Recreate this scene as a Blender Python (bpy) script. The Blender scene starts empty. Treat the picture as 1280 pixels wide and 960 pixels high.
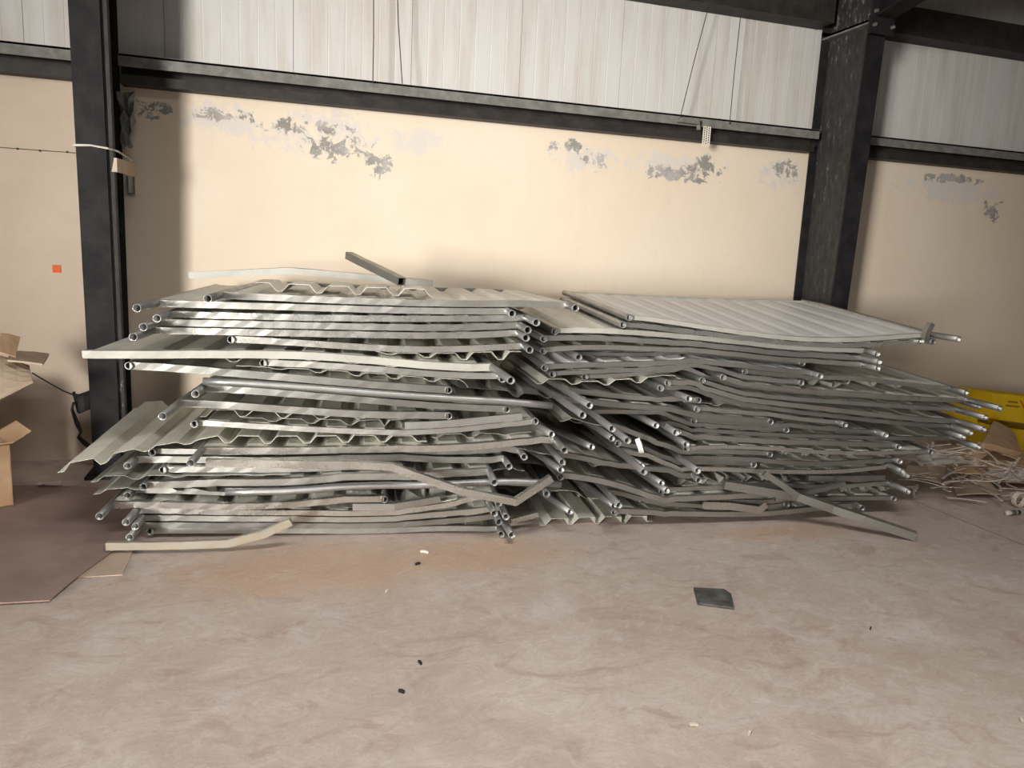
import bpy, bmesh, math, random
from mathutils import Vector, Matrix
random.seed(7)
SC = bpy.context.scene
COL = SC.collection
V = Vector

# ------------------------------------------------------------------ camera
PITCH, ROLL, YAW, CAMH, FPX = map(float, (9.767, 2.74, 17.15, 1.6, 960))
_p, _r, _a = (math.radians(v) for v in (PITCH, ROLL, YAW))
_f0 = V((math.sin(_a), math.cos(_a), 0)); _r0 = V((math.cos(_a), -math.sin(_a), 0)); _u0 = V((0, 0, 1))
FWD = _f0 * math.cos(_p) - _u0 * math.sin(_p)
_up = _u0 * math.cos(_p) + _f0 * math.sin(_p)
RIGHT = _r0 * math.cos(_r) + _up * math.sin(_r)
UP = _up * math.cos(_r) - _r0 * math.sin(_r)
CAMP = V((0, 0, CAMH))
cd = bpy.data.cameras.new('camera'); cam = bpy.data.objects.new('camera', cd); COL.objects.link(cam)
cd.sensor_fit = 'HORIZONTAL'; cd.sensor_width = 36.0; cd.lens = 36.0 * FPX / 1280.0
cd.clip_start = 0.05; cd.clip_end = 200
m3 = Matrix((RIGHT, UP, -FWD)).transposed()
cam.matrix_world = Matrix.Translation(CAMP) @ m3.to_4x4()
SC.camera = cam

# ------------------------------------------------------------------ world, lights, exposure
w = bpy.data.worlds.new('world'); SC.world = w; w.use_nodes = True
w.node_tree.nodes['Background'].inputs[0].default_value = (1.0, 0.975, 0.94, 1)
w.node_tree.nodes['Background'].inputs[1].default_value = 0.30
SC.view_settings.view_transform = 'Standard'; SC.view_settings.look = 'None'
SC.view_settings.gamma = 1.0; SC.view_settings.use_curve_mapping = False
SC.view_settings.exposure = 0.0

def area(name, loc, target, sx, sy, power, col, spread=180):
    l = bpy.data.lights.new(name, 'AREA'); l.shape = 'RECTANGLE'; l.size = sx; l.size_y = sy
    l.energy = power; l.color = col; l.spread = math.radians(spread)
    o = bpy.data.objects.new(name, l); COL.objects.link(o); o.location = loc
    o.rotation_euler = (V(target) - V(loc)).to_track_quat('-Z', 'Y').to_euler()
    return o
# daylight through the tall doorway at the open end of the shed, behind the camera and to its left
area('doorway_daylight_offscreen', (-9.0, -6.8, 2.1), (1.7, 5.9, 1.9), 2.0, 4.0, 138, (1.0, 0.96, 0.90), 30)
# translucent roof sheet let into the roof between two purlins, above the camera
area('rooflight_offscreen', (0.6, 0.97, 4.86), (0.6, 1.17, 0), 3.4, 1.0, 190, (1.0, 0.965, 0.925), 150)

# ------------------------------------------------------------------ helpers
def ray(x, y):
    return FWD + RIGHT * ((x - 640) / FPX) - UP * ((y - 480) / FPX)
def at(px, n, d0):
    """point of the plane n.P = d0 seen at a pixel of the photograph"""
    R = ray(*px); t = (d0 - n.dot(CAMP)) / n.dot(R)
    return CAMP + R * t
def atY(px, y): return at(px, V((0, 1, 0)), y)
def floor_at(px, z=0.0): return at(px, V((0, 0, 1)), z)

def tag(o, label=None, cat=None, group=None, kind=None):
    if label: o['label'] = label
    if cat: o['category'] = cat
    if group: o['group'] = group
    if kind: o['kind'] = kind
    return o
def root(name, loc, label, cat, group=None, kind=None):
    o = bpy.data.objects.new(name, None); COL.objects.link(o); o.location = loc
    o.empty_display_size = 0.1
    return tag(o, label, cat, group, kind)
def mesh_obj(name, verts, faces, mat, parent=None, smooth=False):
    org = parent_world(parent)
    if parent is None:
        zs = [v[2] for v in verts]; n = len(verts)
        org = V((sum(v[0] for v in verts) / n, sum(v[1] for v in verts) / n, min(zs)))
    me = bpy.data.meshes.new(name)
    me.from_pydata([tuple(V(v) - org) for v in verts], [], faces); me.update()
    if smooth: me.polygons.foreach_set('use_smooth', [True] * len(me.polygons))
    me.materials.append(mat)
    o = bpy.data.objects.new(name, me); COL.objects.link(o)
    if parent: o.parent = parent
    else: o.location = org
    return o
def parent_world(p):
    v = V((0, 0, 0))
    while p: v = v + p.location; p = p.parent
    return v
def join(*parts):
    vs, fs = [], []
    for v, f in parts:
        k = len(vs); vs += [V(q) for q in v]; fs += [[i + k for i in q] for q in f]
    return vs, fs

def frames(pts, upv=V((0, 0, 1))):
    out = []
    for i, p in enumerate(pts):
        a = (pts[i] - pts[i - 1]).normalized() if i else None
        b = (pts[i + 1] - pts[i]).normalized() if i < len(pts) - 1 else None
        t = ((a or b) + (b or a)).normalized()
        u = upv if abs(t.dot(upv)) < 0.97 else V((0, 1, 0))
        s = t.cross(u).normalized(); u2 = s.cross(t)
        k = 1.0
        if a and b: k = 1.0 / max(0.6, math.sqrt(max(0.0, (1 + a.dot(b)) / 2)))
        out.append((p, s, u2, k))
    return out
def sweep(pts, prof, inner=None, upv=V((0, 0, 1)), rolls=None):
    """sweep a closed profile; with an inner profile the result is a hollow, open-ended tube"""
    pts = [V(p) for p in pts]; fr = frames(pts, upv); n = len(prof); vs, fs = [], []
    def ring(pr):
        st = len(vs)
        for i_, (p, s, u, k) in enumerate(fr):
            ca, sa = (math.cos(rolls[i_]), math.sin(rolls[i_])) if rolls else (1.0, 0.0)
            for a, b in pr: vs.append(p + s * (a * ca - b * sa) + u * (a * sa + b * ca) * k)
        return st
    o = ring(prof); m = len(fr)
    for i in range(m - 1):
        for j in range(n):
            fs.append([o + i * n + j, o + i * n + (j + 1) % n, o + (i + 1) * n + (j + 1) % n, o + (i + 1) * n + j])
    if inner:
        q = ring(inner)
        for i in range(m - 1):
            for j in range(n):
                fs.append([q + i * n + j, q + (i + 1) * n + j, q + (i + 1) * n + (j + 1) % n, q + i * n + (j + 1) % n])
        for i in (0, m - 1):
            for j in range(n):
                f = [o + i * n + j, q + i * n + j, q + i * n + (j + 1) % n, o + i * n + (j + 1) % n]
                fs.append(f if i == 0 else f[::-1])
    else:
        fs.append([o + j for j in range(n)][::-1]); fs.append([o + (m - 1) * n + j for j in range(n)])
    return vs, fs
def circ(r, n=12): return [(r * math.cos(2 * math.pi * i / n), r * math.sin(2 * math.pi * i / n)) for i in range(n)]
def rect(w_, h_): return [(-w_ / 2, -h_ / 2), (w_ / 2, -h_ / 2), (w_ / 2, h_ / 2), (-w_ / 2, h_ / 2)]
def pipe_geo(pts, r=0.0198, wall=0.0035, n=14): return sweep(pts, circ(r, n), circ(r - wall, n))
def bar_geo(pts, w_=0.03, h_=0.04, wall=0.003): return sweep(pts, rect(w_, h_), rect(w_ - 2 * wall, h_ - 2 * wall))
def battered_bar(pts, w_, h_, seed, wall=0.003, amp=0.0012):
    """a knocked-about square tube: small dents and a varying twist along its length"""
    rn = random.Random(seed); out = [V(pts[0])]; 
    for a, b in zip(pts, pts[1:]):
        n = max(1, int((b - a).length / 0.16))
        for k in range(1, n + 1):
            q = a.lerp(b, k / n)
            if k < n: q = q + V((0, rn.uniform(-1, 1) * amp, rn.uniform(-1, 1) * amp)) 
            out.append(q)
    base = rn.uniform(-0.06, 0.06); rolls = [base + rn.uniform(-0.05, 0.05) for _ in out]
    return sweep(out, rect(w_, h_), rect(w_ - 2 * wall, h_ - 2 * wall), rolls=rolls)
def rod_geo(pts, r=0.004, n=6): return sweep(pts, circ(r, n))
def box_geo(lo, hi):
    x0, y0, z0 = lo; x1, y1, z1 = hi
    v = [(x0, y0, z0), (x1, y0, z0), (x1, y1, z0), (x0, y1, z0), (x0, y0, z1), (x1, y0, z1), (x1, y1, z1), (x0, y1, z1)]
    f = [[0, 3, 2, 1], [4, 5, 6, 7], [0, 1, 5, 4], [1, 2, 6, 5], [2, 3, 7, 6], [3, 0, 4, 7]]
    return [V(p) for p in v], f
def slab_geo(poly, thick, nrm=None):
    """a flat or creased polygon sheet with thickness"""
    poly = [V(p) for p in poly]
    if nrm is None:
        nrm = V((0, 0, 0))
        for i in range(len(poly)): nrm += poly[i].cross(poly[(i + 1) % len(poly)])
        nrm.normalize()
    n = len(poly); vs = poly + [p - nrm * thick for p in poly]
    fs = [list(range(n)), list(range(2 * n - 1, n - 1, -1))]
    for i in range(n): fs.append([i, i + n, (i + 1) % n + n, (i + 1) % n])
    return vs, fs
def grid_geo(rows, thick):
    """rows of points (a curved sheet) given thickness along its normals"""
    m, n = len(rows), len(rows[0]); vs, fs = [], []
    nor = []
    for i in range(m):
        for j in range(n):
            a = rows[min(i + 1, m - 1)][j] - rows[max(i - 1, 0)][j]
            b = rows[i][min(j + 1, n - 1)] - rows[i][max(j - 1, 0)]
            q = b.cross(a)
            nor.append(q.normalized() if q.length > 1e-9 else V((0, 0, 1)))
    for r_ in rows: vs += list(r_)
    k = len(vs); vs += [vs[i] - nor[i] * thick for i in range(k)]
    I = lambda i, j: i * n + j
    for i in range(m - 1):
        for j in range(n - 1):
            fs.append([I(i, j), I(i, j + 1), I(i + 1, j + 1), I(i + 1, j)])
            fs.append([k + I(i, j), k + I(i + 1, j), k + I(i + 1, j + 1), k + I(i, j + 1)])
    for j in range(n - 1):
        fs.append([I(0, j), k + I(0, j), k + I(0, j + 1), I(0, j + 1)])
        fs.append([I(m - 1, j), I(m - 1, j + 1), k + I(m - 1, j + 1), k + I(m - 1, j)])
    for i in range(m - 1):
        fs.append([I(i, 0), I(i + 1, 0), k + I(i + 1, 0), k + I(i, 0)])
        fs.append([I(i, n - 1), k + I(i, n - 1), k + I(i + 1, n - 1), I(i + 1, n - 1)])
    return vs, fs

# ------------------------------------------------------------------ materials
def mat(name, col, rough=0.6, metal=0.0, spec=0.4):
    m = bpy.data.materials.new(name); m.use_nodes = True
    b = m.node_tree.nodes['Principled BSDF']
    b.inputs['Base Color'].default_value = (*col, 1); b.inputs['Roughness'].default_value = rough
    b.inputs['Metallic'].default_value = metal; b.inputs['Specular IOR Level'].default_value = spec
    return m
class NT:
    def __init__(s, m): s.m = m; s.t = m.node_tree; s.b = s.t.nodes['Principled BSDF']
    def n(s, typ, **kw):
        q = s.t.nodes.new(typ)
        for k, v in kw.items():
            if k.startswith('i_'): q.inputs[k[2:].replace('_', ' ')].default_value = v
            else: setattr(q, k, v)
        return q
    def l(s, a, b): s.t.links.new(a, b)
    def coord(s, kind='Object', scale=(1, 1, 1)):
        c = s.n('ShaderNodeTexCoord'); mp = s.n('ShaderNodeMapping'); mp.inputs['Scale'].default_value = scale
        s.l(c.outputs[kind], mp.inputs['Vector']); return mp.outputs[0]
    def world(s, scale=(1, 1, 1)):
        c = s.n('ShaderNodeNewGeometry'); mp = s.n('ShaderNodeMapping'); mp.inputs['Scale'].default_value = scale
        s.l(c.outputs['Position'], mp.inputs['Vector']); return mp.outputs[0]
    def noise(s, vec, scale, detail=4, rough=0.6, dist=0.0):
        q = s.n('ShaderNodeTexNoise'); q.inputs['Scale'].default_value = scale; q.inputs['Detail'].default_value = detail
        q.inputs['Roughness'].default_value = rough; q.inputs['Distortion'].default_value = dist
        s.l(vec, q.inputs['Vector']); return q.outputs['Fac']
    def ramp(s, fac, a, b, c0=(0, 0, 0, 1), c1=(1, 1, 1, 1)):
        q = s.n('ShaderNodeValToRGB'); q.color_ramp.elements[0].position = a; q.color_ramp.elements[1].position = b
        q.color_ramp.elements[0].color = c0; q.color_ramp.elements[1].color = c1
        s.l(fac, q.inputs['Fac']); return q.outputs['Color']
    def mix(s, fac, a, b):
        q = s.n('ShaderNodeMix', data_type='RGBA')
        for sock, v in ((q.inputs['Factor'], fac), (q.inputs['A'], a), (q.inputs['B'], b)):
            pass
        ins = {i.identifier: i for i in q.inputs}
        for idn, v in (('Factor_Float', fac), ('A_Color', a), ('B_Color', b)):
            if hasattr(v, 'links'): s.l(v, ins[idn])
            elif isinstance(v, (int, float)): ins[idn].default_value = v
            else: ins[idn].default_value = (*v, 1) if len(v) == 3 else v
        return [o for o in q.outputs if o.identifier == 'Result_Color'][0]
    def math(s, op, a, b=None, clamp=False):
        q = s.n('ShaderNodeMath', operation=op); q.use_clamp = clamp
        for i, v in enumerate((a, b)):
            if v is None: continue
            if hasattr(v, 'links'): s.l(v, q.inputs[i])
            else: q.inputs[i].default_value = v
        return q.outputs[0]
    def sep(s, vec):
        q = s.n('ShaderNodeSeparateXYZ'); s.l(vec, q.inputs[0]); return q.outputs
    def bump(s, h, strength=0.3, dist=0.01):
        q = s.n('ShaderNodeBump'); q.inputs['Strength'].default_value = strength; q.inputs['Distance'].default_value = dist
        s.l(h, q.inputs['Height']); s.l(q.outputs[0], s.b.inputs['Normal'])
    def rand(s): return s.n('ShaderNodeObjectInfo').outputs['Random']
    def out(s, c): s.l(c, s.b.inputs['Base Color'])

def mk_galv(name, c0, c1, rough, metal, dark):
    m = mat(name, c0, rough, metal, 0.5); t = NT(m)
    v = t.world((1, 1, 1))
    n1 = t.noise(v, 9, 5, 0.65); n2 = t.noise(v, 140, 2, 0.5); n3 = t.noise(v, 1.7, 3, 0.6)
    c = t.mix(t.ramp(n1, 0.35, 0.7), c0, c1)
    c = t.mix(t.math('MULTIPLY', t.ramp(n2, 0.45, 0.75), 0.3), c, (0.26, 0.25, 0.225))
    r = t.math('ADD', t.math('MULTIPLY', t.rand(), 0.65), t.math('MULTIPLY', t.ramp(n3, 0.4, 0.65), 0.35))
    c = t.mix(t.math('MULTIPLY', r, 0.85), c, dark)
    t.out(c)
    t.l(t.math('ADD', t.math('MULTIPLY', n1, 0.4), rough - 0.2), t.b.inputs['Roughness'])
    t.bump(n1, 0.15, 0.01)
    return m
M_GALV = mk_galv('galvanised_steel', (0.56, 0.555, 0.515), (0.42, 0.415, 0.385), 0.38, 0.86, (0.21, 0.21, 0.195))
M_PIPE = mk_galv('galvanised_pipe', (0.50, 0.50, 0.495), (0.38, 0.38, 0.375), 0.42, 0.8, (0.22, 0.22, 0.215))
M_BRIGHT = mk_galv('bright_galvanised_steel', (0.74, 0.73, 0.68), (0.60, 0.59, 0.55), 0.29, 0.9, (0.42, 0.415, 0.38))
def mk_sheet(name, c0, c1, stain):
    m = mat(name, c0, 0.42, 0.0, 0.45); t = NT(m); v = t.world()
    n1 = t.noise(v, 5, 5, 0.6, 0.4); n2 = t.noise(v, 60, 3, 0.6)
    c = t.mix(t.ramp(n1, 0.4, 0.72), c0, c1)
    c = t.mix(t.math('MULTIPLY', t.ramp(n2, 0.6, 0.75), 0.35), c, stain)
    t.out(c); t.bump(n1, 0.1, 0.01); return m
M_CREAM = mk_sheet('cream_painted_sheet', (0.68, 0.665, 0.585), (0.55, 0.54, 0.47), (0.34, 0.30, 0.23))
M_WHITE = mk_sheet('white_painted_sheet', (0.84, 0.845, 0.83), (0.78, 0.79, 0.775), (0.45, 0.36, 0.28))
M_PALE = mk_sheet('weathered_pale_frame', (0.42, 0.415, 0.375), (0.34, 0.335, 0.30), (0.25, 0.22, 0.18))
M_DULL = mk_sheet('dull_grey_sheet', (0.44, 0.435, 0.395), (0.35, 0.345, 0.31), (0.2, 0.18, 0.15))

def blob_nodes(t, x, y, cx, cy, rx, ry):
    a = t.math('POWER', t.math('ABSOLUTE', t.math('DIVIDE', t.math('SUBTRACT', x, cx), rx)), 2.0)
    b = t.math('POWER', t.math('ABSOLUTE', t.math('DIVIDE', t.math('SUBTRACT', y, cy), ry)), 2.0)
    return t.math('SUBTRACT', 1.0, t.math('ADD', a, b))
def mk_wall():
    m = mat('cream_plaster', (0.75, 0.62, 0.43), 0.85, 0, 0.2); t = NT(m); v = t.world()
    x, y, z = t.sep(v)
    big = t.noise(v, 0.8, 4, 0.55); fine = t.noise(v, 22, 4, 0.6)
    c = t.mix(t.ramp(big, 0.35, 0.7), (0.69, 0.58, 0.455), (0.735, 0.64, 0.52))
    c = t.mix(t.math('MULTIPLY', t.ramp(fine, 0.5, 0.8), 0.15), c, (0.62, 0.50, 0.37))
    p1 = t.noise(v, 9, 7, 0.75, 0.5); p2 = t.noise(v, 5, 5, 0.7, 0.3)
    def region(lst):
        out = None
        for q in lst:
            b = blob_nodes(t, x, z, *q); out = b if out is None else t.math('MAXIMUM', out, b)
        return out
    pale = region([(-0.35, 2.42, 0.42, 0.13), (0.3, 2.37, 0.58, 0.2), (0.95, 2.38, 0.35, 0.12), (2.35, 2.36, 0.33, 0.15), (3.2, 2.37, 0.55, 0.14), (6.05, 2.37, 0.75, 0.16), (4.2, 2.38, 0.32, 0.16), (5.0, 2.45, 0.3, 0.06)])
    grey = region([(-0.80, 2.43, 0.17, 0.07), (0.15, 2.40, 0.35, 0.08), (0.40, 2.31, 0.30, 0.14), (-0.3, 2.44, 0.35, 0.05), (0.72, 2.20, 0.10, 0.12), (2.2, 2.45, 0.2, 0.06), (2.45, 2.33, 0.12, 0.1), (3.25, 2.305, 0.42, 0.075), (3.45, 2.36, 0.2, 0.12), (4.22, 2.40, 0.2, 0.1), (6.0, 2.47, 0.45, 0.05), (6.6, 2.2, 0.15, 0.12)])
    sp = t.math('ADD', pale, t.math('MULTIPLY', t.math('SUBTRACT', p1, 0.5), 5.0))
    sg = t.math('ADD', grey, t.math('MULTIPLY', t.math('SUBTRACT', p1, 0.545), 7.5))
    c = t.mix(t.math('MULTIPLY', t.ramp(sp, 0.45, 0.75), 0.75), c, (0.60, 0.565, 0.545))
    core = t.ramp(sg, 0.36, 0.44)
    c = t.mix(t.math('MULTIPLY', t.ramp(sg, 0.22, 0.3), 0.8), c, (0.72, 0.66, 0.56))
    c = t.mix(core, c, t.mix(t.ramp(p2, 0.4, 0.62), (0.26, 0.245, 0.225), (0.42, 0.40, 0.38)))
    dirt = t.ramp(t.noise(t.world((1, 1, 0.35)), 2.2, 5, 0.7), 0.55, 0.8)
    c = t.mix(t.math('MULTIPLY', dirt, 0.22), c, (0.45, 0.36, 0.27))
    t.out(c)
    t.bump(t.math('SUBTRACT', t.math('MULTIPLY', fine, 0.25), core), 0.35, 0.006); return m
M_WALL = mk_wall()
def mk_clad():
    m = mat('white_cladding', (0.72, 0.71, 0.68), 0.5, 0, 0.35); t = NT(m)
    v = t.world((6, 1, 0.5)); n1 = t.noise(v, 1.6, 5, 0.65); n2 = t.noise(t.world((40, 1, 1.2)), 1.5, 3, 0.6)
    c = t.mix(t.ramp(n1, 0.45, 0.8), (0.63, 0.622, 0.60), (0.50, 0.44, 0.37))
    c = t.mix(t.math('MULTIPLY', t.ramp(n2, 0.5, 0.8), 0.25), c, (0.55, 0.52, 0.47))
    t.out(c); return m
M_CLAD = mk_clad()
def mk_floor():
    m = mat('dusty_concrete', (0.5, 0.41, 0.34), 0.75, 0, 0.3); t = NT(m); v = t.world()
    n1 = t.noise(v, 1.3, 8, 0.7, 0.8); n2 = t.noise(v, 6, 7, 0.75, 1.2); n3 = t.noise(t.world((1, 1.6, 1)), 3.1, 5, 0.65, 1.5)
    c = t.mix(t.ramp(n1, 0.32, 0.68), (0.50, 0.405, 0.345), (0.64, 0.56, 0.50))
    c = t.mix(t.math('MULTIPLY', t.ramp(n2, 0.46, 0.7), 0.55), c, (0.72, 0.65, 0.59))
    c = t.mix(t.math('MULTIPLY', t.ramp(n3, 0.54, 0.68), 0.6), c, (0.42, 0.29, 0.235))
    # ochre dust spread in front of the stack
    x, y, z = t.sep(v)
    def blob(cx, cy, rx, ry):
        a = t.math('POWER', t.math('DIVIDE', t.math('SUBTRACT', x, cx), rx), 2.0)
        b = t.math('POWER', t.math('DIVIDE', t.math('SUBTRACT', y, cy), ry), 2.0)
        return t.math('SUBTRACT', 1.0, t.math('ADD', a, b))
    bl = t.math('MAXIMUM', blob(0.15, 3.72, 0.95, 0.42), t.math('MAXIMUM', blob(1.0, 3.75, 0.7, 0.3), blob(2.9, 3.75, 0.6, 0.16)))
    bl = t.math('ADD', bl, t.math('MULTIPLY', t.math('SUBTRACT', n2, 0.5), 2.4))
    c = t.mix(t.math('MULTIPLY', t.ramp(bl, 0.1, 0.9), 0.55), c, (0.60, 0.375, 0.22))
    vein = t.noise(t.world((1, 1.5, 1)), 4.5, 8, 0.8, 2.0)
    vk = t.math('SUBTRACT', 1.0, t.math('MULTIPLY', t.math('ABSOLUTE', t.math('SUBTRACT', vein, 0.5)), 22.0), True)
    c = t.mix(t.math('MULTIPLY', vk, 0.28), c, (0.36, 0.26, 0.21))
    pal = t.ramp(t.noise(v, 2.6, 7, 0.75, 0.6), 0.56, 0.66)
    c = t.mix(t.math('MULTIPLY', pal, 0.45), c, (0.70, 0.655, 0.63))
    fine = t.noise(v, 55, 3, 0.6)
    c = t.mix(t.math('MULTIPLY', t.ramp(fine, 0.62, 0.72), 0.35), c, (0.33, 0.25, 0.2))
    t.out(c)
    t.l(t.math('ADD', t.math('MULTIPLY', n2, 0.35), 0.5), t.b.inputs['Roughness'])
    t.bump(t.math('ADD', n2, t.math('MULTIPLY', fine, 0.3)), 0.12, 0.01); return m
M_FLOOR = mk_floor()
def mk_noisy(name, c0, c1, scale, rough=0.7, metal=0.0, lo=0.4, hi=0.65, spec=0.3, bump=0.15):
    m = mat(name, c0, rough, metal, spec); t = NT(m); v = t.world(); n = t.noise(v, scale, 5, 0.65)
    t.out(t.mix(t.ramp(n, lo, hi), c0, c1)); t.bump(n, bump, 0.01); return m
M_STEEL = mk_noisy('dark_painted_steel', (0.013, 0.0125, 0.014), (0.026, 0.025, 0.026), 6, 0.65, 0, spec=0.18)
def mk_scuffed():
    m = mat('scuffed_dark_steel', (0.04, 0.04, 0.04), 0.6, 0, 0.2); t = NT(m)
    n = t.noise(t.world((3, 3, 1)), 8, 6, 0.75); n2 = t.noise(t.world((1, 1, 0.6)), 1.1, 2, 0.5)
    c = t.mix(t.ramp(n, 0.4, 0.62), (0.030, 0.029, 0.030), (0.055, 0.053, 0.051))
    k = t.math('MULTIPLY', t.ramp(t.math('ADD', t.math('MULTIPLY', n, 0.7), t.math('MULTIPLY', n2, 0.5)), 0.70, 0.76), 0.6)
    t.out(t.mix(k, c, (0.36, 0.35, 0.32))); return m
M_SCUFF = mk_scuffed()
M_GIRT = mk_noisy('dusty_grey_steel', (0.14, 0.137, 0.126), (0.22, 0.212, 0.195), 14, 0.6)
M_GIRTD = mk_noisy('dark_girt_steel', (0.022, 0.02, 0.018), (0.04, 0.035, 0.031), 8, 0.6)
M_ROOF = mk_noisy('dark_roof_sheet', (0.14, 0.12, 0.105), (0.20, 0.175, 0.155), 3, 0.8)
M_BOARD = mk_noisy('beige_wall_board', (0.60, 0.49, 0.385), (0.66, 0.55, 0.44), 1.5, 0.8)
M_CARD = mk_noisy('brown_cardboard', (0.50, 0.325, 0.195), (0.58, 0.40, 0.25), 5, 0.85)
M_CARD2 = mk_noisy('pale_cardboard', (0.46, 0.36, 0.26), (0.54, 0.44, 0.33), 4, 0.85)
M_CARDF = mk_noisy('trodden_cardboard', (0.30, 0.215, 0.175), (0.40, 0.29, 0.225), 2.2, 0.85, lo=0.35, hi=0.7)
M_CARDT = mk_noisy('mauve_trodden_cardboard', (0.23, 0.165, 0.15), (0.40, 0.295, 0.245), 1.6, 0.85, lo=0.3, hi=0.72)
M_CARDP = mk_noisy('faded_cardboard', (0.50, 0.385, 0.295), (0.56, 0.44, 0.35), 3, 0.85)
M_YEL = mk_noisy('yellow_carton', (0.80, 0.53, 0.02), (0.72, 0.47, 0.02), 4, 0.5)
M_RED = mat('red_print', (0.55, 0.03, 0.03), 0.6)
M_BROWNP = mat('brown_print', (0.26, 0.12, 0.02), 0.6)
M_ORANGE = mat('orange_sticker', (0.75, 0.13, 0.02), 0.6)
M_BLACK = mk_noisy('black_rubber', (0.012, 0.012, 0.013), (0.03, 0.03, 0.03), 9, 0.55)
M_MAT = mk_noisy('dark_grey_plate', (0.07, 0.07, 0.065), (0.15, 0.15, 0.14), 14, 0.45)
M_WIRE = mat('dark_wire', (0.03, 0.028, 0.026), 0.6)
M_CORD = mat('white_cord', (0.62, 0.6, 0.52), 0.8)
M_TAPE = mk_noisy('brown_tape', (0.42, 0.31, 0.22), (0.5, 0.38, 0.28), 8, 0.5)
M_STRIP = mk_noisy('off_white_strapping', (0.70, 0.62, 0.51), (0.80, 0.74, 0.65), 9, 0.5)
M_STRIP2 = mk_noisy('pink_white_strapping', (0.62, 0.53, 0.50), (0.74, 0.66, 0.63), 9, 0.5)
M_PAPER = mk_noisy('torn_packing_paper', (0.44, 0.34, 0.25), (0.54, 0.44, 0.34), 9, 0.8)
def mk_film():
    m = mat('clear_plastic_film', (0.8, 0.78, 0.74), 0.2, 0, 0.6); b = m.node_tree.nodes['Principled BSDF']
    b.inputs['Alpha'].default_value = 0.28; return m
M_FILM = mk_film()
M_RUST = mk_noisy('rusty_strip', (0.34, 0.32, 0.27), (0.36, 0.29, 0.21), 12, 0.55, 0.3)

# ------------------------------------------------------------------ the building
WY = 5.94
def struct(name, geo, m, label=None, parent=None):
    o = mesh_obj(name, *geo, m, parent)
    if parent is None: o['kind'] = 'structure'
    if label: o['label'] = label
    return o
CLX, CRX = -1.085, 4.505          # column centre lines
struct('floor', box_geo((-9, -9, -0.2), (15, 6.5, 0)), M_FLOOR, 'dusty pinkish grey concrete floor')
struct('wall_back', box_geo((CLX + 0.02, WY, 0), (15, WY + 0.22, 2.72)), M_WALL, 'cream plastered wall with flaking paint')
wl = root('wall_back_boarded', (CLX - 4, WY, 0), 'beige boarded wall beside the dark column', None, None, 'structure')
for z0, z1 in ((0.0, 2.108), (2.114, 2.72)):
    o = mesh_obj('board', *box_geo((-6.2, WY, z0), (CLX + 0.015, WY + 0.04, z1)), M_BOARD, wl)
for px in ((22, 186), (84, 190), (50, 188.5)):
    p = atY(px, WY); o = mesh_obj('screw', *sweep([p + V((0, -0.006, 0)), p + V((0, 0.01, 0))], circ(0.007, 8)), M_WIRE, wl)
mesh_obj('backing', *box_geo((-6.2, WY + 0.042, 0), (CLX + 0.015, WY + 0.2, 2.72)), M_BOARD, wl)
# ribbed cladding panels above the girt, each a piece of the wall
wc = root('wall_upper', (2, WY + 0.1, 2.6), 'white ribbed cladding above the girt', None, None, 'structure')
PW = 0.835
def clad_geo(x0):
    prof = []; n = 7; g = 0.005
    for k in range(n):
        a = x0 + k * PW / n; b = x0 + (k + 1) * PW / n
        prof += [(a + (0.0015 if k == 0 else g), 0.0), (b - (0.0015 if k == n - 1 else g), 0.0)]
        if k < n - 1: prof += [(b - g * 0.3, 0.002), (b + g * 0.3, 0.002)]
    y0 = WY + 0.04
    rows = [[V((x, y0 + d, z)) for x, d in prof] for z in (2.6, 4.3)]
    return grid_geo(rows[::-1], 0.03)
for k in range(-7, 16):
    mesh_obj('cladding_panel', *clad_geo(-0.726 + PW * k), M_CLAD, wc)
mesh_obj('joint_backing', *box_geo((-6.6, WY + 0.10, 2.6), (13, WY + 0.14, 4.3)), M_CLAD, wc)
# girt: galvanised lip over a dark channel, one length to each bay
for x0, x1, lab in ((-6.4, CLX - 0.1, 'dusty steel girt over the boarded wall'), (CLX + 0.1, CRX - 0.1, 'dusty steel girt between the two dark columns'),
                    (CRX + 0.1, 13, 'dusty steel girt beyond the scuffed column')):
    g = root('trim_girt', ((x0 + x1) / 2, WY - 0.1, 2.57), lab, None, None, 'structure')
    mesh_obj('girt_lip', *join(box_geo((x0, WY - 0.17, 2.665), (x1, WY - 0.155, 2.74)), box_geo((x0, WY - 0.17, 2.728), (x1, WY + 0.05, 2.742))), M_GIRT, g)
    mesh_obj('girt_channel', *join(box_geo((x0, WY - 0.06, 2.58), (x1, WY - 0.045, 2.728)), box_geo((x0, WY - 0.125, 2.565), (x1, WY + 0.01, 2.58)),
             box_geo((x0, WY - 0.125, 2.58), (x1, WY - 0.115, 2.625))), M_GIRTD, g)
# eave beam and roof
for x0, x1, lab in ((-6.4, CLX - 0.1, 'dark eave beam over the boarded bay'), (CLX + 0.1, CRX - 0.1, 'dark eave beam between the two columns'),
                    (CRX + 0.1, 13, 'dark eave beam beyond the scuffed column')):
    g = root('trim_eave_beam', ((x0 + x1) / 2, WY - 0.1, 3.58), lab, None, None, 'structure')
    mesh_obj('eave_channel', *join(box_geo((x0, WY - 0.20, 3.60), (x1, WY - 0.185, 3.80)), box_geo((x0, WY - 0.20, 3.585), (x1, WY + 0.05, 3.60)),
             box_geo((x0, WY - 0.20, 3.80), (x1, WY + 0.05, 3.815))), M_GIRTD, g)
SL = 0.16
def roofz(y, base=4.02): return base + (WY - y) * SL
rf = [V((-9, 6.2, roofz(6.2))), V((15, 6.2, roofz(6.2))), V((15, -7, roofz(-7))), V((-9, -7, roofz(-7)))]
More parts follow.
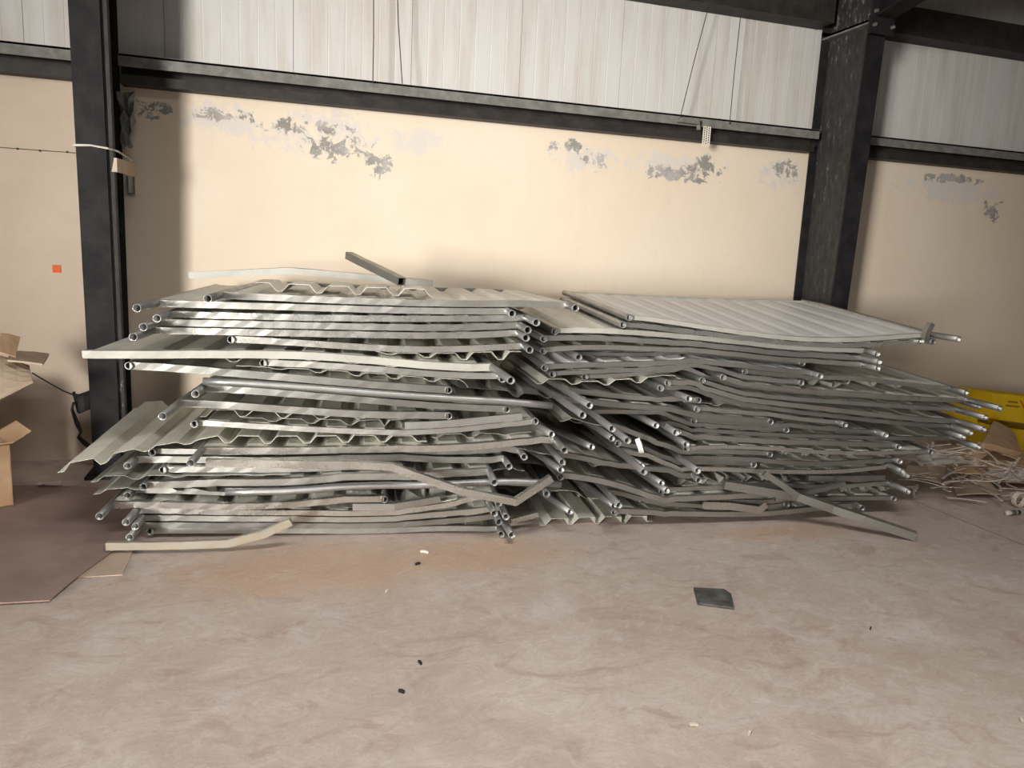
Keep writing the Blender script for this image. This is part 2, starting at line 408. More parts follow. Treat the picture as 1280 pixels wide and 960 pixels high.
struct('roof', slab_geo([p + V((0, 0, 0.1)) for p in rf][::-1], -0.08, V((0, 0, 1))), M_ROOF, 'dark roof sheeting')
for k in range(6):
    y = 5.35 - 1.25 * k; z = roofz(y)
    struct('trim_purlin', join(box_geo((-9, y - 0.01, z - 0.17), (15, y + 0.01, z + 0.06)), box_geo((-9, y - 0.06, z - 0.185), (15, y + 0.01, z - 0.17))), M_GIRTD, 'dark roof purlin')
struct('wall_right', box_geo((14.6, -7, 0), (14.8, 6.2, 6)), M_BOARD)
struct('wall_left', box_geo((-8.8, 2.2, 0), (-8.6, 6.2, 6)), M_BOARD)

# columns: tapered I sections
def column(cx, lab, mweb, mfl, yb, yt, strip=False):
    c = root('steel_column', (cx, 5.6, 0), lab, 'column', None, 'structure')
    zt = 3.55; hw = 0.083
    fl = lambda ya, yb_, t: join(([V((cx + sx * hw, y + dy, z)) for z, y in ((0, ya), (zt, yb_)) for sx, dy in ((-1, 0), (1, 0), (1, t), (-1, t))],
                                  [[3, 2, 1, 0], [4, 5, 6, 7], [0, 1, 5, 4], [1, 2, 6, 5], [2, 3, 7, 6], [3, 0, 4, 7]]))
    mesh_obj('front_flange', *fl(yb, yt, 0.014), mfl, c)
    mesh_obj('back_flange', *fl(5.89, 5.89, 0.014), mfl, c)
    wv = [V((cx + sx, y, z)) for z, ya in ((0, yb), (zt, yt)) for sx, y in ((-0.005, ya + 0.012), (0.005, ya + 0.012), (0.005, 5.892), (-0.005, 5.892))]
    mesh_obj('web', wv, [[3, 2, 1, 0], [4, 5, 6, 7], [0, 1, 5, 4], [1, 2, 6, 5], [2, 3, 7, 6], [3, 0, 4, 7]], mweb, c)
    mesh_obj('base_plate', *box_geo((cx - 0.13, yb - 0.05, 0), (cx + 0.13, 5.93, 0.02)), mfl, c)
    # knee: stiffener plates and the haunch that carries the rafter
    st = [V((cx - hw, yt + 0.014, 3.50)), V((cx + hw, yt + 0.014, 3.50)), V((cx + hw, 5.89, 3.50)), V((cx - hw, 5.89, 3.50))]
    mesh_obj('stiffener_plate', *slab_geo(st, 0.014), M_GIRT, c)
    kn = [(5.904, 3.5), (yt, 3.5), (yt - 0.02, 3.95), (5.904, 4.0)]
    mesh_obj('knee_web', *join(([V((cx + s, y, z)) for s in (-0.005, 0.005) for y, z in kn], [[0, 1, 2, 3], [7, 6, 5, 4], [0, 4, 5, 1], [1, 5, 6, 2], [2, 6, 7, 3], [3, 7, 4, 0]])), mweb, c)
    mesh_obj('knee_flange', *box_geo((cx - hw, 5.89, 3.52), (cx + hw, 5.905, 4.0)), mfl, c)
    mesh_obj('end_plate', *box_geo((cx - 0.11, yt - 0.05, 3.40), (cx + 0.11, yt - 0.028, 4.05)), mfl, c)
    for sz in (3.46, 3.56, 3.72):
        for sx in (-0.085, 0.085):
            mesh_obj('bolt', *sweep([V((cx + sx, yt - 0.075, sz)), V((cx + sx, yt - 0.03, sz))], circ(0.014, 6)), M_GIRT, c)
    # rafter
    y0, y1 = yt - 0.03, -6.5
    def sl(z0, z1, zz0, zz1, h): return ([V((cx + sx * h, y, z)) for y, a, b in ((y0, z0, z1), (y1, zz0, zz1)) for sx, z in ((-1, a), (1, a), (1, b), (-1, b))],
                                         [[0, 1, 2, 3], [7, 6, 5, 4], [0, 4, 5, 1], [1, 5, 6, 2], [2, 6, 7, 3], [3, 7, 4, 0]])
    zb0, zt0, zb1, zt1 = 3.52, roofz(y0) - 0.2, roofz(y1) - 0.65, roofz(y1) - 0.2
    mesh_obj('rafter', *join(sl(zb0, zb0 + 0.014, zb1, zb1 + 0.014, hw), sl(zt0, zt0 + 0.014, zt1, zt1 + 0.014, hw), sl(zb0, zt0, zb1, zt1, 0.005)), mfl, c)
    if strip:
        ya = yb + 0.02
        sv = [V((cx + hw + a, y + d, z)) for z, y in ((0, yb), (zt, yt)) for a, d in ((0.0, 0.02), (0.035, 0.02), (0.035, 0.09), (0.0, 0.09))]
        mesh_obj('edge_angle', sv, [[3, 2, 1, 0], [4, 5, 6, 7], [0, 1, 5, 4], [1, 2, 6, 5], [2, 3, 7, 6], [3, 0, 4, 7]], M_SCUFF, c)
    return c
column(CLX, 'dark steel column tied with a white cord', M_STEEL, M_STEEL, 5.45, 5.33, True)
column(CRX, 'scuffed dark grey steel column with a bolted knee', M_SCUFF, M_STEEL, 5.43, 5.335)
# roof bracing in the far bay
for a, b in (((4.6, 5.2, 3.62), (7.4, 2.6, 4.45)), ((4.6, 2.6, 4.4), (8.2, 5.3, 3.95))):
    o = mesh_obj('bracing_rod', *rod_geo([V(a), V(b)], 0.014, 8), M_GIRT)
    tag(o, 'thin steel bracing rod under the roof, ' + ('running from the column knee' if a[1] > 4 else 'running from the rafter to the eave'), 'rod')

# ------------------------------------------------------------------ fence panels
AL, AR = math.radians(7.0), math.radians(3.0)
NL = V((math.sin(AL), math.cos(AL), 0)); DL0 = NL.dot(V((-0.45, 4.246, 0)))
NR = V((math.sin(AR), math.cos(AR), 0)); DR0 = NR.dot(V((2.66, 4.0, 0)))
DV = V((math.sin(AL), math.cos(AL), 0))       # the depth direction of both stacks
DEPTH = 1.42

def arc(pts):
    L = [0.0]
    for a, b in zip(pts, pts[1:]): L.append(L[-1] + (b - a).length)
    return L
def along(pts, L, u):
    u = min(max(u, 0.0), L[-1])
    for i in range(len(pts) - 1):
        if u <= L[i + 1] or i == len(pts) - 2:
            k = (u - L[i]) / max(1e-6, L[i + 1] - L[i]); return pts[i].lerp(pts[i + 1], k)
def sheet_geo(front, back, rise=0.036, pitch=0.205, z0=-0.016, start=0.0, rows=5, ragged=0.0, seed=1, thick=0.003, inset=0.0, prof=None):
    rnd = random.Random(seed)
    LF, LB = arc(front), arc(back); W = LF[-1]
    us = []; u = -start
    while u < W + pitch:
        for du, h in ((0.0, 0), (0.03, 0), (0.066, 1), (0.17, 1)):
            us.append((u + du, h))
        u += pitch
    us = [(a, h) for a, h in us if 0 <= a <= W]
    knots = [(l, None) for l in LF[1:-1]]
    us = sorted(us + [(0.0, us[0][1] if us else 0), (W, us[-1][1] if us else 0)], key=lambda q: q[0])
    R = []
    for i in range(rows):
        v = i / (rows - 1); row = []
        for j, (a, h) in enumerate(us):
            f = along(front, LF, a); b = along(back, LB, a / W * LB[-1])
            vv = inset + (1 - inset) * v
            p = f.lerp(b, vv); p.z += prof(sig(p), v, h) if prof else z0 + h * rise
            if ragged and i < rows - 1:
                p = p + V((rnd.uniform(-1, 1) * 0.4, rnd.uniform(-0.6, 1.0), 0.0)) * ragged * (1 - v)
            row.append(p)
        R.append(row)
    return grid_geo(R[::-1], thick)

ORD = ['topmost', 'second', 'third', 'fourth', 'fifth', 'sixth', 'seventh', 'eighth', 'ninth', 'tenth', 'eleventh', 'twelfth', 'thirteenth', 'fourteenth',
       'fifteenth', 'sixteenth', 'seventeenth', 'eighteenth', 'nineteenth', 'twentieth', 'twenty-first', 'twenty-second', 'twenty-third', 'twenty-fourth',
       'twenty-fifth', 'twenty-sixth', 'twenty-seventh', 'twenty-eighth', 'twenty-ninth', 'thirtieth']
def closest_tip(E, tip_px, lo=0.05, hi=0.45):
    """where on the pixel ray does a post leave a rail end E along the depth direction"""
    d = -DV; r = ray(*tip_px).normalized(); w0 = E - CAMP
    b = d.dot(r); D_, E_ = d.dot(w0), r.dot(w0)
    den = 1 - b * b
    s = (b * E_ - D_) / den if den > 1e-6 else lo
    s = min(max(s, lo), hi)
    q = E + d * s; t = r.dot(q - CAMP)
    return CAMP + r * t
TAN = math.tan(AL)
def sig(p): return p.x - (p.y - 4.1) * TAN        # constant along the depth direction
def lerp_list(xs, ys, x):
    if x <= xs[0]: return ys[0]
    for k in range(len(xs) - 1):
        if x <= xs[k + 1]: return ys[k] + (ys[k + 1] - ys[k]) * (x - xs[k]) / max(1e-9, xs[k + 1] - xs[k])
    return ys[-1]
G0, GS, GN = -2.0, 0.02, 365
GHOST = 0.15          # beyond its ends a layer still wedges its neighbours apart, less and less
LAYERS = []
class Layer:
    """anything that lies in the heap: its front edge as seen in the photograph and how thick it is"""
    def __init__(s, kind, spec, fr, yoff, depth, thick, wt=1.0, only_front=False):
        s.kind, s.spec, s.fr, s.yoff, s.depth, s.thick, s.wt, s.only_front = kind, spec, fr, yoff, depth, thick, wt, only_front
        s.sg = [sig(p) for p in fr]
        for k in range(1, len(s.sg)): s.sg[k] = max(s.sg[k], s.sg[k - 1] + 0.002)
        s.zt = [p.z for p in fr]; s.yy = [p.y for p in fr]; s.zones = []
        s.lo, s.hi = s.sg[0] - 0.02, s.sg[-1] + 0.02; s.zmean = sum(s.zt) / len(s.zt)
        LAYERS.append(s)
    def zone(s, a, b, t):
        s.zones.append((min(a, b) - 0.03, max(a, b) + 0.03, t)); s.lo = min(s.lo, min(a, b) - 0.03); s.hi = max(s.hi, max(a, b) + 0.03)
    def t(s, x):
        t_ = s.thick
        for a, b, q in s.zones:
            if a <= x <= b: t_ = max(t_, q)
        d = max(s.lo - x, x - s.hi) - 0.05
        return t_ if d <= 0 else t_ * max(0.0, 1 - d / (GHOST - 0.05))
    def z(s, x, yo):
        u = (min(max(x, s.lo), s.hi) - G0) / GS; k = max(s.k0, min(s.k1 - 1, int(u))) if s.k1 > s.k0 else s.k0; f = min(max(u - k, 0.0), 1.0)
        g = lambda arr: arr[k] if s.k1 == s.k0 else arr[k] * (1 - f) + arr[k + 1] * f
        return g(s.zf) + (g(s.zb) - g(s.zf)) * min(max(yo / DEPTH, 0.0), 1.0)
    def pt(s, x, yo):
        y = lerp_list(s.sg, s.yy, x) + (yo - s.yoff) * DV.y
        return V((x + (y - 4.1) * TAN, y, s.z(x, yo)))
    def nodes(s, a, b, step=0.05):
        q = sorted([x for x in s.sg if a + 0.015 < x < b - 0.015] + [a, b]); out = []
        for u, v_ in zip(q, q[1:]):
            n = max(1, int((v_ - u) / step)); out += [u + (v_ - u) * k / n for k in range(n)]
        return out + [b]
def pav(zs, gaps, ws, floor_):
    """heights nearest the wanted ones that keep every layer clear of the one below it"""
    C = [0.0]
    for g in gaps: C.append(C[-1] + g)
    blocks = []
    for k, z in enumerate(zs):
        blocks.append([z + C[k], ws[k], 1])
        while len(blocks) > 1 and blocks[-2][0] < blocks[-1][0]:
            b = blocks.pop(); a = blocks.pop()
            blocks.append([(a[0] * a[1] + b[0] * b[1]) / (a[1] + b[1]), a[1] + b[1], a[2] + b[2]])
    out = []
    for v, w_, n in blocks: out += [v] * n
    out = [o_ - C[k] for k, o_ in enumerate(out)]
    low = [floor_ + C[-1] - C[k] for k in range(len(zs))]
    return [max(a, b) for a, b in zip(out, low)]
def solve_layers():
    n = len(LAYERS)
    # which of two layers lies above the other, judged where they overlap
    above = [[0] * n for _ in range(n)]
    for i in range(n):
        for j in range(i + 1, n):
            a, b = LAYERS[i], LAYERS[j]; lo, hi = max(a.lo, b.lo), min(a.hi, b.hi)
            if hi - lo < 0.01: continue
            xs = [lo + (hi - lo) * k / 6 for k in range(7)]
            d = sum(lerp_list(a.sg, a.zt, x) - lerp_list(b.sg, b.zt, x) for x in xs)
            above[i][j], above[j][i] = (1, 0) if d > 0 else (0, 1)
    left = set(range(n)); order = []
    while left:
        k = min(left, key=lambda q: (sum(above[p][q] for p in left), -LAYERS[q].zmean)); order.append(k); left.discard(k)
    for l in LAYERS:
        l.k0 = max(0, int(math.floor((l.lo - GHOST - G0) / GS))); l.k1 = min(GN - 1, int(math.ceil((l.hi + GHOST - G0) / GS)))
    seq = [LAYERS[k] for k in order]
    for which in ('zf', 'zb'):
        use = [l for l in seq if not (which == 'zb' and l.only_front)]
        for l in seq:
            arr = [0.0] * GN
            for g in range(l.k0, l.k1 + 1):
                x = G0 + g * GS; zt = lerp_list(l.sg, l.zt, x)
                arr[g] = zt if which == 'zf' else l.spec.get('zback', l.zmean) + (zt - l.zmean) * 0.12
            setattr(l, which, arr)
        for it in range(9):
            for g in range(GN):
                act = [l for l in use if l.k0 <= g <= l.k1]
                if not act: continue
                x = G0 + g * GS; th = [l.t(x) for l in act]
                r_ = pav([getattr(l, which)[g] for l in act], [(a + b) / 2 + 0.0006 for a, b in zip(th, th[1:])], [l.wt if l.lo - 0.05 <= x <= l.hi + 0.05 else l.wt * 0.05 for l in act], th[-1] / 2 + 0.003)
                for l, z in zip(act, r_): getattr(l, which)[g] = z
            if it < 8:
                for l in use:
                    arr = getattr(l, which); new = arr[:]
                    for g in range(l.k0, l.k1 + 1):
                        q = arr[max(l.k0, g - 8):min(l.k1, g + 8) + 1]; new[g] = sum(q) / len(q)
                    setattr(l, which, new)
        if which == 'zb':
            for l in seq:
                if l.only_front: l.zb = l.zf[:]
    return seq

def plan_panel(side, rail_px, L=None, R=None, yoff=0.0, h=0.040, depth=DEPTH, lpost=True, rpost=True, **kw):
    n, d0 = (NL, DL0) if side == 'L' else (NR, DR0)
    h = h * (0.92 if side == 'L' else 0.77)
    fr = [at(p, n, d0 + yoff) for p in rail_px]
    for p in fr: p.z = max(p.z, h / 2 + 0.004)
    spec = dict(kw, side=side, h=h, depth=depth)
    l = Layer('panel', spec, fr, yoff, depth, h + 0.0035, kw.get('wt', 1.0))
    spec['posts'] = []
    for e, tip, post in ((0, L, lpost), (-1, R, rpost)):
        if not post: continue
        E = fr[e]
        if tip:
            T = closest_tip(E, tip); ln = (E - T).dot(DV)
        else: T = E - DV * 0.03; ln = 0.03
        ln = min(max(ln, 0.03), 0.45); a = sig(T); b = l.sg[e]
        if abs(a - b) < 0.09: b = a                       # a straight post
        spec['posts'].append((e, a, b, ln)); l.zone(a, b, 0.0415)
    return l
def build_panel(l):
    q = l.spec; h = q['h'] * 0.93; m = q.get('m') or M_GALV; sm = q.get('sm') or M_CREAM; seed = q.get('seed', 0)
    ends = [l.sg[0], l.sg[-1]]; posts = []
    for e, a, b, ln in q['posts']:
        k = ln / (ln + l.depth); ends[e] = a + (b - a) * k
        posts.append([l.pt(a, l.yoff - ln)] + [l.pt(a + (b - a) * v, l.yoff - ln + (ln + l.depth + 0.06) * v) for v in (k, 0.25, 0.4, 0.55, 0.7, 0.85, 1.0)])
        # a straight run keeps its height exactly between neighbours
    xs = l.nodes(ends[0], ends[1])
    fr = [l.pt(x, l.yoff) for x in xs]; bk = [l.pt(x, l.yoff + l.depth) for x in xs]
    base = (fr[0] + fr[-1] + bk[0] + bk[-1]) / 4; base.z = min(p.z for p in fr + bk)
    o = root('fence_panel', base, q['label'], 'fence panel', q.get('group'))
    for p in posts: mesh_obj('post', *pipe_geo(p), M_PIPE, o, True)
    mesh_obj('rail', *battered_bar(fr, 0.032, h, seed * 7 + 1), m, o)
    mesh_obj('rail', *bar_geo(bk, 0.032, h), m, o)
    r_ = q.get('rise') or h * 0.74
    mesh_obj('corrugated_sheet', *sheet_geo(fr, bk, r_, seed=seed, z0=-r_ / 2 + 0.0015, start=(seed * 0.037) % 0.2, inset=0.01), sm, o)
    return o
def by_height(side, lst):
    n, d0 = (NL, DL0) if side == 'L' else (NR, DR0)
    def mz(q):
        zs = [at(p, n, d0 + q.get('yoff', 0)).z for p in q['rail_px']]; return sum(zs) / len(zs)
    lst.sort(key=mz, reverse=True)
GL, GR = 'fence panels stacked beside the corded column', 'fence panels stacked towards the yellow cartons'
LEFT = [
 dict(rail_px=[(277,368),(380,374),(480,377),(560,381),(708,381)], L=(259.5,367.7), R=(720,382.5), zback=1.30, wt=2.0, label='topmost framed fence panel under the loose bars, pale corrugated sheet showing'),
 dict(rail_px=[(196,379),(280,381),(480,387),(590,389),(632,390)], L=(171,386.4), R=(640.5,390.3), tilt=0.01),
 dict(rail_px=[(212,393),(380,397),(440,399),(554,397.5),(655,396)], L=(196,399), R=(671,398), h=0.038, m=M_BRIGHT),
 dict(rail_px=[(198,403),(380,408),(500,411),(648,410)], L=(179,408), R=(660,414.5)),
 dict(rail_px=[(190,413),(280,414),(480,417),(554,420),(646,420.5)], L=(166.5,423), R=(657.6,424.7), m=M_BRIGHT),
 dict(rail_px=[(290,421),(352,426),(420,431),(510,440),(569,437),(650,433)], R=(663,431), m=M_BRIGHT, rpost=True, label='fence panel with a kinked bright rail above a hanging corrugated edge', yoff=0.04),
 dict(rail_px=[(104,443.5),(290,442),(415,442.5),(480,450),(588,463)], lpost=False, R=(641,471.5), yoff=-0.03, h=0.046, m=M_PALE, label='fence panel whose pale frame corner juts out in front of the column'),
 dict(rail_px=[(330,450),(380,452),(450,459),(600,473),(621,476)], R=(628,478), yoff=0.08),
 dict(rail_px=[(163,454),(220,459),(320,467),(400,476),(470,483),(560,489)], yoff=0.0, h=0.046, label='fence panel with a long sloping rail just below the jutting corner'),
 dict(rail_px=[(254,482),(330,489),(420,496.5),(500,502.5),(632,517.5)], L=(244,490), yoff=0.03, h=0.042),
 dict(rail_px=[(228,502),(270,503),(340,510),(450,520),(560,526)], L=(203,515.6), yoff=0.02, h=0.045),
 dict(rail_px=[(248,524),(295,532),(420,538),(500,539.5),(560,538),(622,534),(668,523)], L=(242.6,521), yoff=0.03, h=0.034, label='fence panel with a sagging rail curving up at one end, corded-column stack'),
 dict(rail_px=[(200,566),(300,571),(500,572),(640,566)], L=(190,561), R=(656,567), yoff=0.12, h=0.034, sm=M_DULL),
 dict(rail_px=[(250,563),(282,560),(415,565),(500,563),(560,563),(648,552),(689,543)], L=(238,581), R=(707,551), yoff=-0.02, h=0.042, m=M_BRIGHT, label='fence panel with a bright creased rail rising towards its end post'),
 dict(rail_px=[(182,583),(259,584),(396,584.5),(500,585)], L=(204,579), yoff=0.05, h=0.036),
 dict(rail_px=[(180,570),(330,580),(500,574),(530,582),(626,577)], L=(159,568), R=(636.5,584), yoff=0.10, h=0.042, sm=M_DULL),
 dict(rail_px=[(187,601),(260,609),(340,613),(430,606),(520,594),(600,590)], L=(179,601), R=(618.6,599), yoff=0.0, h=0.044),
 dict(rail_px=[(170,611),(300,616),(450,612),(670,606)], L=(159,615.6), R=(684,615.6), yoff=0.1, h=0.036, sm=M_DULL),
 dict(rail_px=[(139,625),(172,625),(260,627),(330,631),(480,634)], L=(124,640.6), yoff=-0.02, h=0.04, m=M_BRIGHT, label='fence panel with a polished glinting rail low in the corded-column stack'),
 dict(rail_px=[(182,637),(400,634),(535,631),(613,630)], L=(157.6,644.5), R=(623,640.6), h=0.034, m=M_BRIGHT),
 dict(rail_px=[(182,646),(400,643),(616,639)], L=(169,656), R=(633,647), h=0.036),
 dict(rail_px=[(184,653),(400,650),(617,647)], L=(162,662), R=(624,654.7), h=0.036),
 dict(rail_px=[(190,661),(400,659),(619,655)], R=(627,661.7), yoff=0.02, h=0.036),
]
by_height('L', LEFT)
for i, s in enumerate(LEFT):
    if not s.get('label'): s['label'] = 'galvanised fence panel, %s from the top in the stack beside the corded column' % ORD[i]
    plan_panel('L', seed=i, group=GL, **s)
RIGHTP = [
 dict(rail_px=[(790,393),(840,402),(940,419),(985,430),(1060,427),(1164,415.5)], L=(787,392), R=(1198.5,423.6), h=0.036, sm=M_WHITE, m=M_PALE, depth=1.5, zback=1.30, wt=5.0, rise=0.005, label='topmost white corrugated fence panel sagging in the middle towards the yellow cartons'),
 dict(rail_px=[(786,402),(836,413),(880,419),(985,438),(1060,434.5),(1163,424)], L=(779,400), h=0.036, m=M_BRIGHT, zback=1.26, wt=4.0, label='dented fence panel directly under the topmost white panel'),
 dict(rail_px=[(698,411),(770,413),(880,424),(985,440),(1080,440)], L=(694,411), R=(1097,442), h=0.04, yoff=0.05, m=M_PALE, zback=1.22, wt=2.0),
 dict(rail_px=[(684,417.5),(760,422),(880,432.5),(1040,443),(1078,446)], L=(680,421.7), R=(1099,453), h=0.04, yoff=0.02),
 dict(rail_px=[(684,428),(760,432),(880,442),(1040,453),(1078,456)], L=(680,429.5), R=(1097.6,461), h=0.04, yoff=0.03),
 dict(rail_px=[(712,439),(800,447),(900,450),(1000,455)], L=(724,443), h=0.03, yoff=0.16, sm=M_WHITE),
 dict(rail_px=[(684,455),(780,455),(880,456),(960,457),(1016,458.5)], L=(681,461), R=(1026.6,462), h=0.04, yoff=0.0, sm=M_WHITE),
 dict(rail_px=[(690,463),(780,464.5),(880,465.5),(1000,467)], h=0.034, yoff=0.04),
 dict(rail_px=[(930,456),(1000,462),(1028,466),(1100,477),(1187,489)], R=(1207,497), h=0.038, yoff=0.06, sm=M_CREAM, flat=0.6, label='fence panel with a pale ribbed sheet end showing beside the scuffed column'),
 dict(rail_px=[(909,472),(940,477),(1000,484),(1087,494),(1155,502),(1208,504)], L=(904,473), R=(1249.5,515), h=0.036, m=M_BRIGHT, label='fence panel with a creased glinting rail and the longest end post'),
 dict(rail_px=[(730,470),(800,473),(880,478),(960,487),(1037,494),(1120,498),(1200,500)], R=(1225,502.5), h=0.032, yoff=0.12),
 dict(rail_px=[(880,484),(940,490),(1030,499),(1100,506),(1195,512)], L=(877,487), R=(1232,520.5), h=0.036, yoff=0.02),
 dict(rail_px=[(838,487),(920,496.5),(1020,509),(1100,519),(1195,529)], L=(834,491), R=(1230,538.4), h=0.04),
 dict(rail_px=[(830,497),(920,508),(1020,518),(1100,527),(1185,534)], L=(825,499), R=(1213.6,541), h=0.036, yoff=0.02),
 dict(rail_px=[(874,515),(950,521),(1020,527),(1048,530)], L=(871.6,512.5), R=(1056,535.6), h=0.036, yoff=0.02),
 dict(rail_px=[(873,523),(940,528),(1020,534.5),(1095,542)], L=(868,521), R=(1107,547), h=0.036, yoff=0.03),
 dict(rail_px=[(823,525),(920,535.5),(1020,543),(1100,549),(1190,548)], L=(846,530), R=(1224,557), h=0.034, yoff=0.04),
 dict(rail_px=[(856,540),(920,544),(1020,551.5),(1080,556),(1115,556)], L=(847,542), R=(1124.5,554), h=0.042),
 dict(rail_px=[(865,549),(920,555),(998,567),(1105,567),(1160,563)], L=(859,549), h=0.032, yoff=-0.02, m=M_BRIGHT, label='fence panel with a thin pale rail bent flat at its middle, carton-side stack'),
 dict(rail_px=[(840,561),(860,566),(920,573),(970,582),(1000,583),(1080,577),(1118,574)], L=(875.5,559), R=(1125,578), h=0.038),
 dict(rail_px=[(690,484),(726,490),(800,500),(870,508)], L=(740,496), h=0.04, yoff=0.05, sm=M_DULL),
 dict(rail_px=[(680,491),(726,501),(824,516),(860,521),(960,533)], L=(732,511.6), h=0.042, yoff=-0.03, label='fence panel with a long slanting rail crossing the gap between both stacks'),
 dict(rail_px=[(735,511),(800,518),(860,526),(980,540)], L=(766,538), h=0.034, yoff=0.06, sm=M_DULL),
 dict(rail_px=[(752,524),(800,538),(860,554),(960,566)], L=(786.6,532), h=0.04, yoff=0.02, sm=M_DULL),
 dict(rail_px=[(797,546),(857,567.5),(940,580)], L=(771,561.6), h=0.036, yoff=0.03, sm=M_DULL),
 dict(rail_px=[(766,554),(820,566),(860,577),(950,587),(1060,594),(1108,590)], L=(807.6,578), R=(1127,597), h=0.036, yoff=0.0, m=M_BRIGHT),
 dict(rail_px=[(682,551),(729,575),(794,586),(868,586.5)], L=(705,550.6), R=(874.7,595), h=0.042, yoff=-0.03, label='fence panel with a steeply slanting rail low between both stacks'),
 dict(rail_px=[(711,583),(760,598),(820,610),(880,623),(960,628)], L=(700.6,596), h=0.046, yoff=-0.05),
 dict(rail_px=[(839,605),(887,609),(983,617),(1050,611),(1107,601)], L=(827,601.4), R=(1138,600), h=0.036, yoff=0.02),
 dict(rail_px=[(765,605),(820,617),(870,630),(980,634)], L=(774,631), h=0.036, yoff=0.0),
 dict(rail_px=[(884,624),(969,622),(1040,622.5),(1114,623)], h=0.036, yoff=0.0),
 dict(rail_px=[(776,634),(860,641),(905,644),(956,638),(1007,632),(1070,628)], L=(768,640.6), R=(1079,631), h=0.044, yoff=-0.03, label='lowest fence panel of the carton-side stack, bowed rail close to the floor'),
]
by_height('R', RIGHTP)
for i, s in enumerate(RIGHTP):
    if not s.get('label'): s['label'] = 'galvanised fence panel, %s from the top in the stack beside the yellow cartons' % (ORD[i] if i < 30 else 'thirty-%s' % ORD[i - 30])
    plan_panel('R', seed=i + 40, group=GR, **s)

# upright cut end at the topmost panel's far corner
# ------------------------------------------------------------------ loose bars and pipes
def front_pts(side, px, offs):
    n, d0 = (NL, DL0) if side == 'L' else (NR, DR0)
    if not isinstance(offs, (list, tuple)): offs = [offs] * len(px)
    return [at(p, n, d0 + o) for p, o in zip(px, offs)]
FRONT_BARS = []
def loose_bar(name, side, px, offs, label, w_=0.034, h_=0.038, m=None, grp=None, cat='metal bar', pipe=False, minz=0.02, layer=False):
    pts = front_pts(side, px, offs)
    for p in pts: p.z = max(p.z, minz)
    q = dict(name=name, label=label, w=w_, h=h_, m=m, grp=grp, cat=cat, pipe=pipe, pts=pts, seed=int(px[0][0] * 13))
    if layer: Layer('bar', q, pts, offs[0] if isinstance(offs, (list, tuple)) else offs, 0.0, 0.0415 if pipe else h_ + 0.004, 0.6, True)
    else: FRONT_BARS.append(q)
def build_bar(q, pts):
    g = pipe_geo(pts) if q['pipe'] else battered_bar(pts, q['w'], q['h'], q['seed'])
    o = mesh_obj(q['name'], *g, (q['m'] or (M_PIPE if q['pipe'] else M_GALV)), None, q['pipe'])
    return tag(o, q['label'], q['cat'], q['grp'])
loose_bar('bent_bar', 'L', [(237,344),(300,341),(361,338),(430,344),(480,348.5),(541,354)], [0.9]*6, 'long kinked galvanised bar lying across the top of the stack', 0.05, 0.038, M_DULL)
loose_bar('channel_offcut', 'L', [(436,331),(502,365)], [0.95, 0.35], 'short channel offcut slanting over the white ribbed sheet on top', 0.05, 0.045)
loose_bar('round_pipe', 'L', [(254,475),(420,484.5),(500,489),(600,499.5),(690,507)], [-0.02]*5, 'long round pipe lying lengthwise across the corded-column stack', pipe=True, layer=True)
loose_bar('round_pipe', 'L', [(282,619),(420,615),(520,611),(701,605.5)], [-0.04]*4, 'round pipe lying lengthwise low beneath the zigzag bar', pipe=True, layer=True)
loose_bar('zigzag_bar', 'L', [(262,573),(340,574),(440,575),(489,578),(575,608),(641,621),(685,592)], [-0.05,-0.05,-0.06,-0.07,-0.10,-0.12,-0.08], 'bright bar folded into a zigzag at one end, front of the stack', 0.034, 0.04, M_BRIGHT)
loose_bar('bar_offcut', 'L', [(506,533),(600,524),(652,519)], [0.02]*3, 'short dull bar wedged under the lengthwise round pipe', 0.03, 0.04, layer=True)
loose_bar('flattened_strip', 'L', [(145,669),(240,668),(292,666),(335,655),(368,640)], [-0.06]*5, 'flattened rusty strip on the floor, turned up at one end', 0.03, 0.04, M_RUST, minz=0.024)
loose_bar('bar_offcut', 'L', [(441,636),(493,635),(550,618)], [-0.03,-0.04,-0.02], 'crushed short bar bent upward above the lowest rails', 0.03, 0.038, layer=True)
loose_bar('bar_offcut', 'L', [(638,651.5),(672,642)], [0.04, 0.06], 'short shiny offcut beside the cluster of pipe ends on the floor', 0.03, 0.03, M_BRIGHT)
loose_bar('fallen_bar', 'R', [(900,602),(991,617),(1035,632),(1137,672)], [-0.02,-0.08,-0.16,-0.40], 'long bar fallen forward from the stack onto the open floor', 0.05, 0.05, M_GALV, minz=0.028)
loose_bar('bar_offcut', 'R', [(947,587),(988,614)], [-0.05,-0.10], 'short bar leaning down onto the fallen bar', 0.035, 0.035)
loose_bar('bar_offcut', 'R', [(997,617),(1054,604)], [-0.08,-0.06], 'short bar rising from the fallen bar towards the cartons', 0.035, 0.028)
loose_bar('bar_offcut', 'R', [(797,548),(803,566)], [-0.06,-0.08], 'tiny bent bar end sticking down between both stacks', 0.03, 0.03)
loose_bar('bar_offcut', 'R', [(968,623),(1016,623)], [-0.05,-0.05], 'short flat bar caught under the fallen bar', 0.03, 0.03, layer=True)
loose_bar('bent_bar', 'R', [(1154,428),(1156,417),(1163,404)], [-0.03,-0.03,-0.03], 'cut bar end standing upright at the corner of the topmost white panel', 0.035, 0.035)
loose_bar('flattened_strip', 'R', [(878,631),(910,632),(948,637),(957,630)], [-0.05]*4, 'twisted shiny strip in front of the lowest bowed rail', 0.012, 0.045, M_BRIGHT)
loose_bar('bar_offcut', 'R', [(1010,590),(1040,598),(1105,590)], [0.0,-0.02,0.0], 'short bent bar under the last glinting rail near the carton debris', 0.03, 0.034, layer=True)
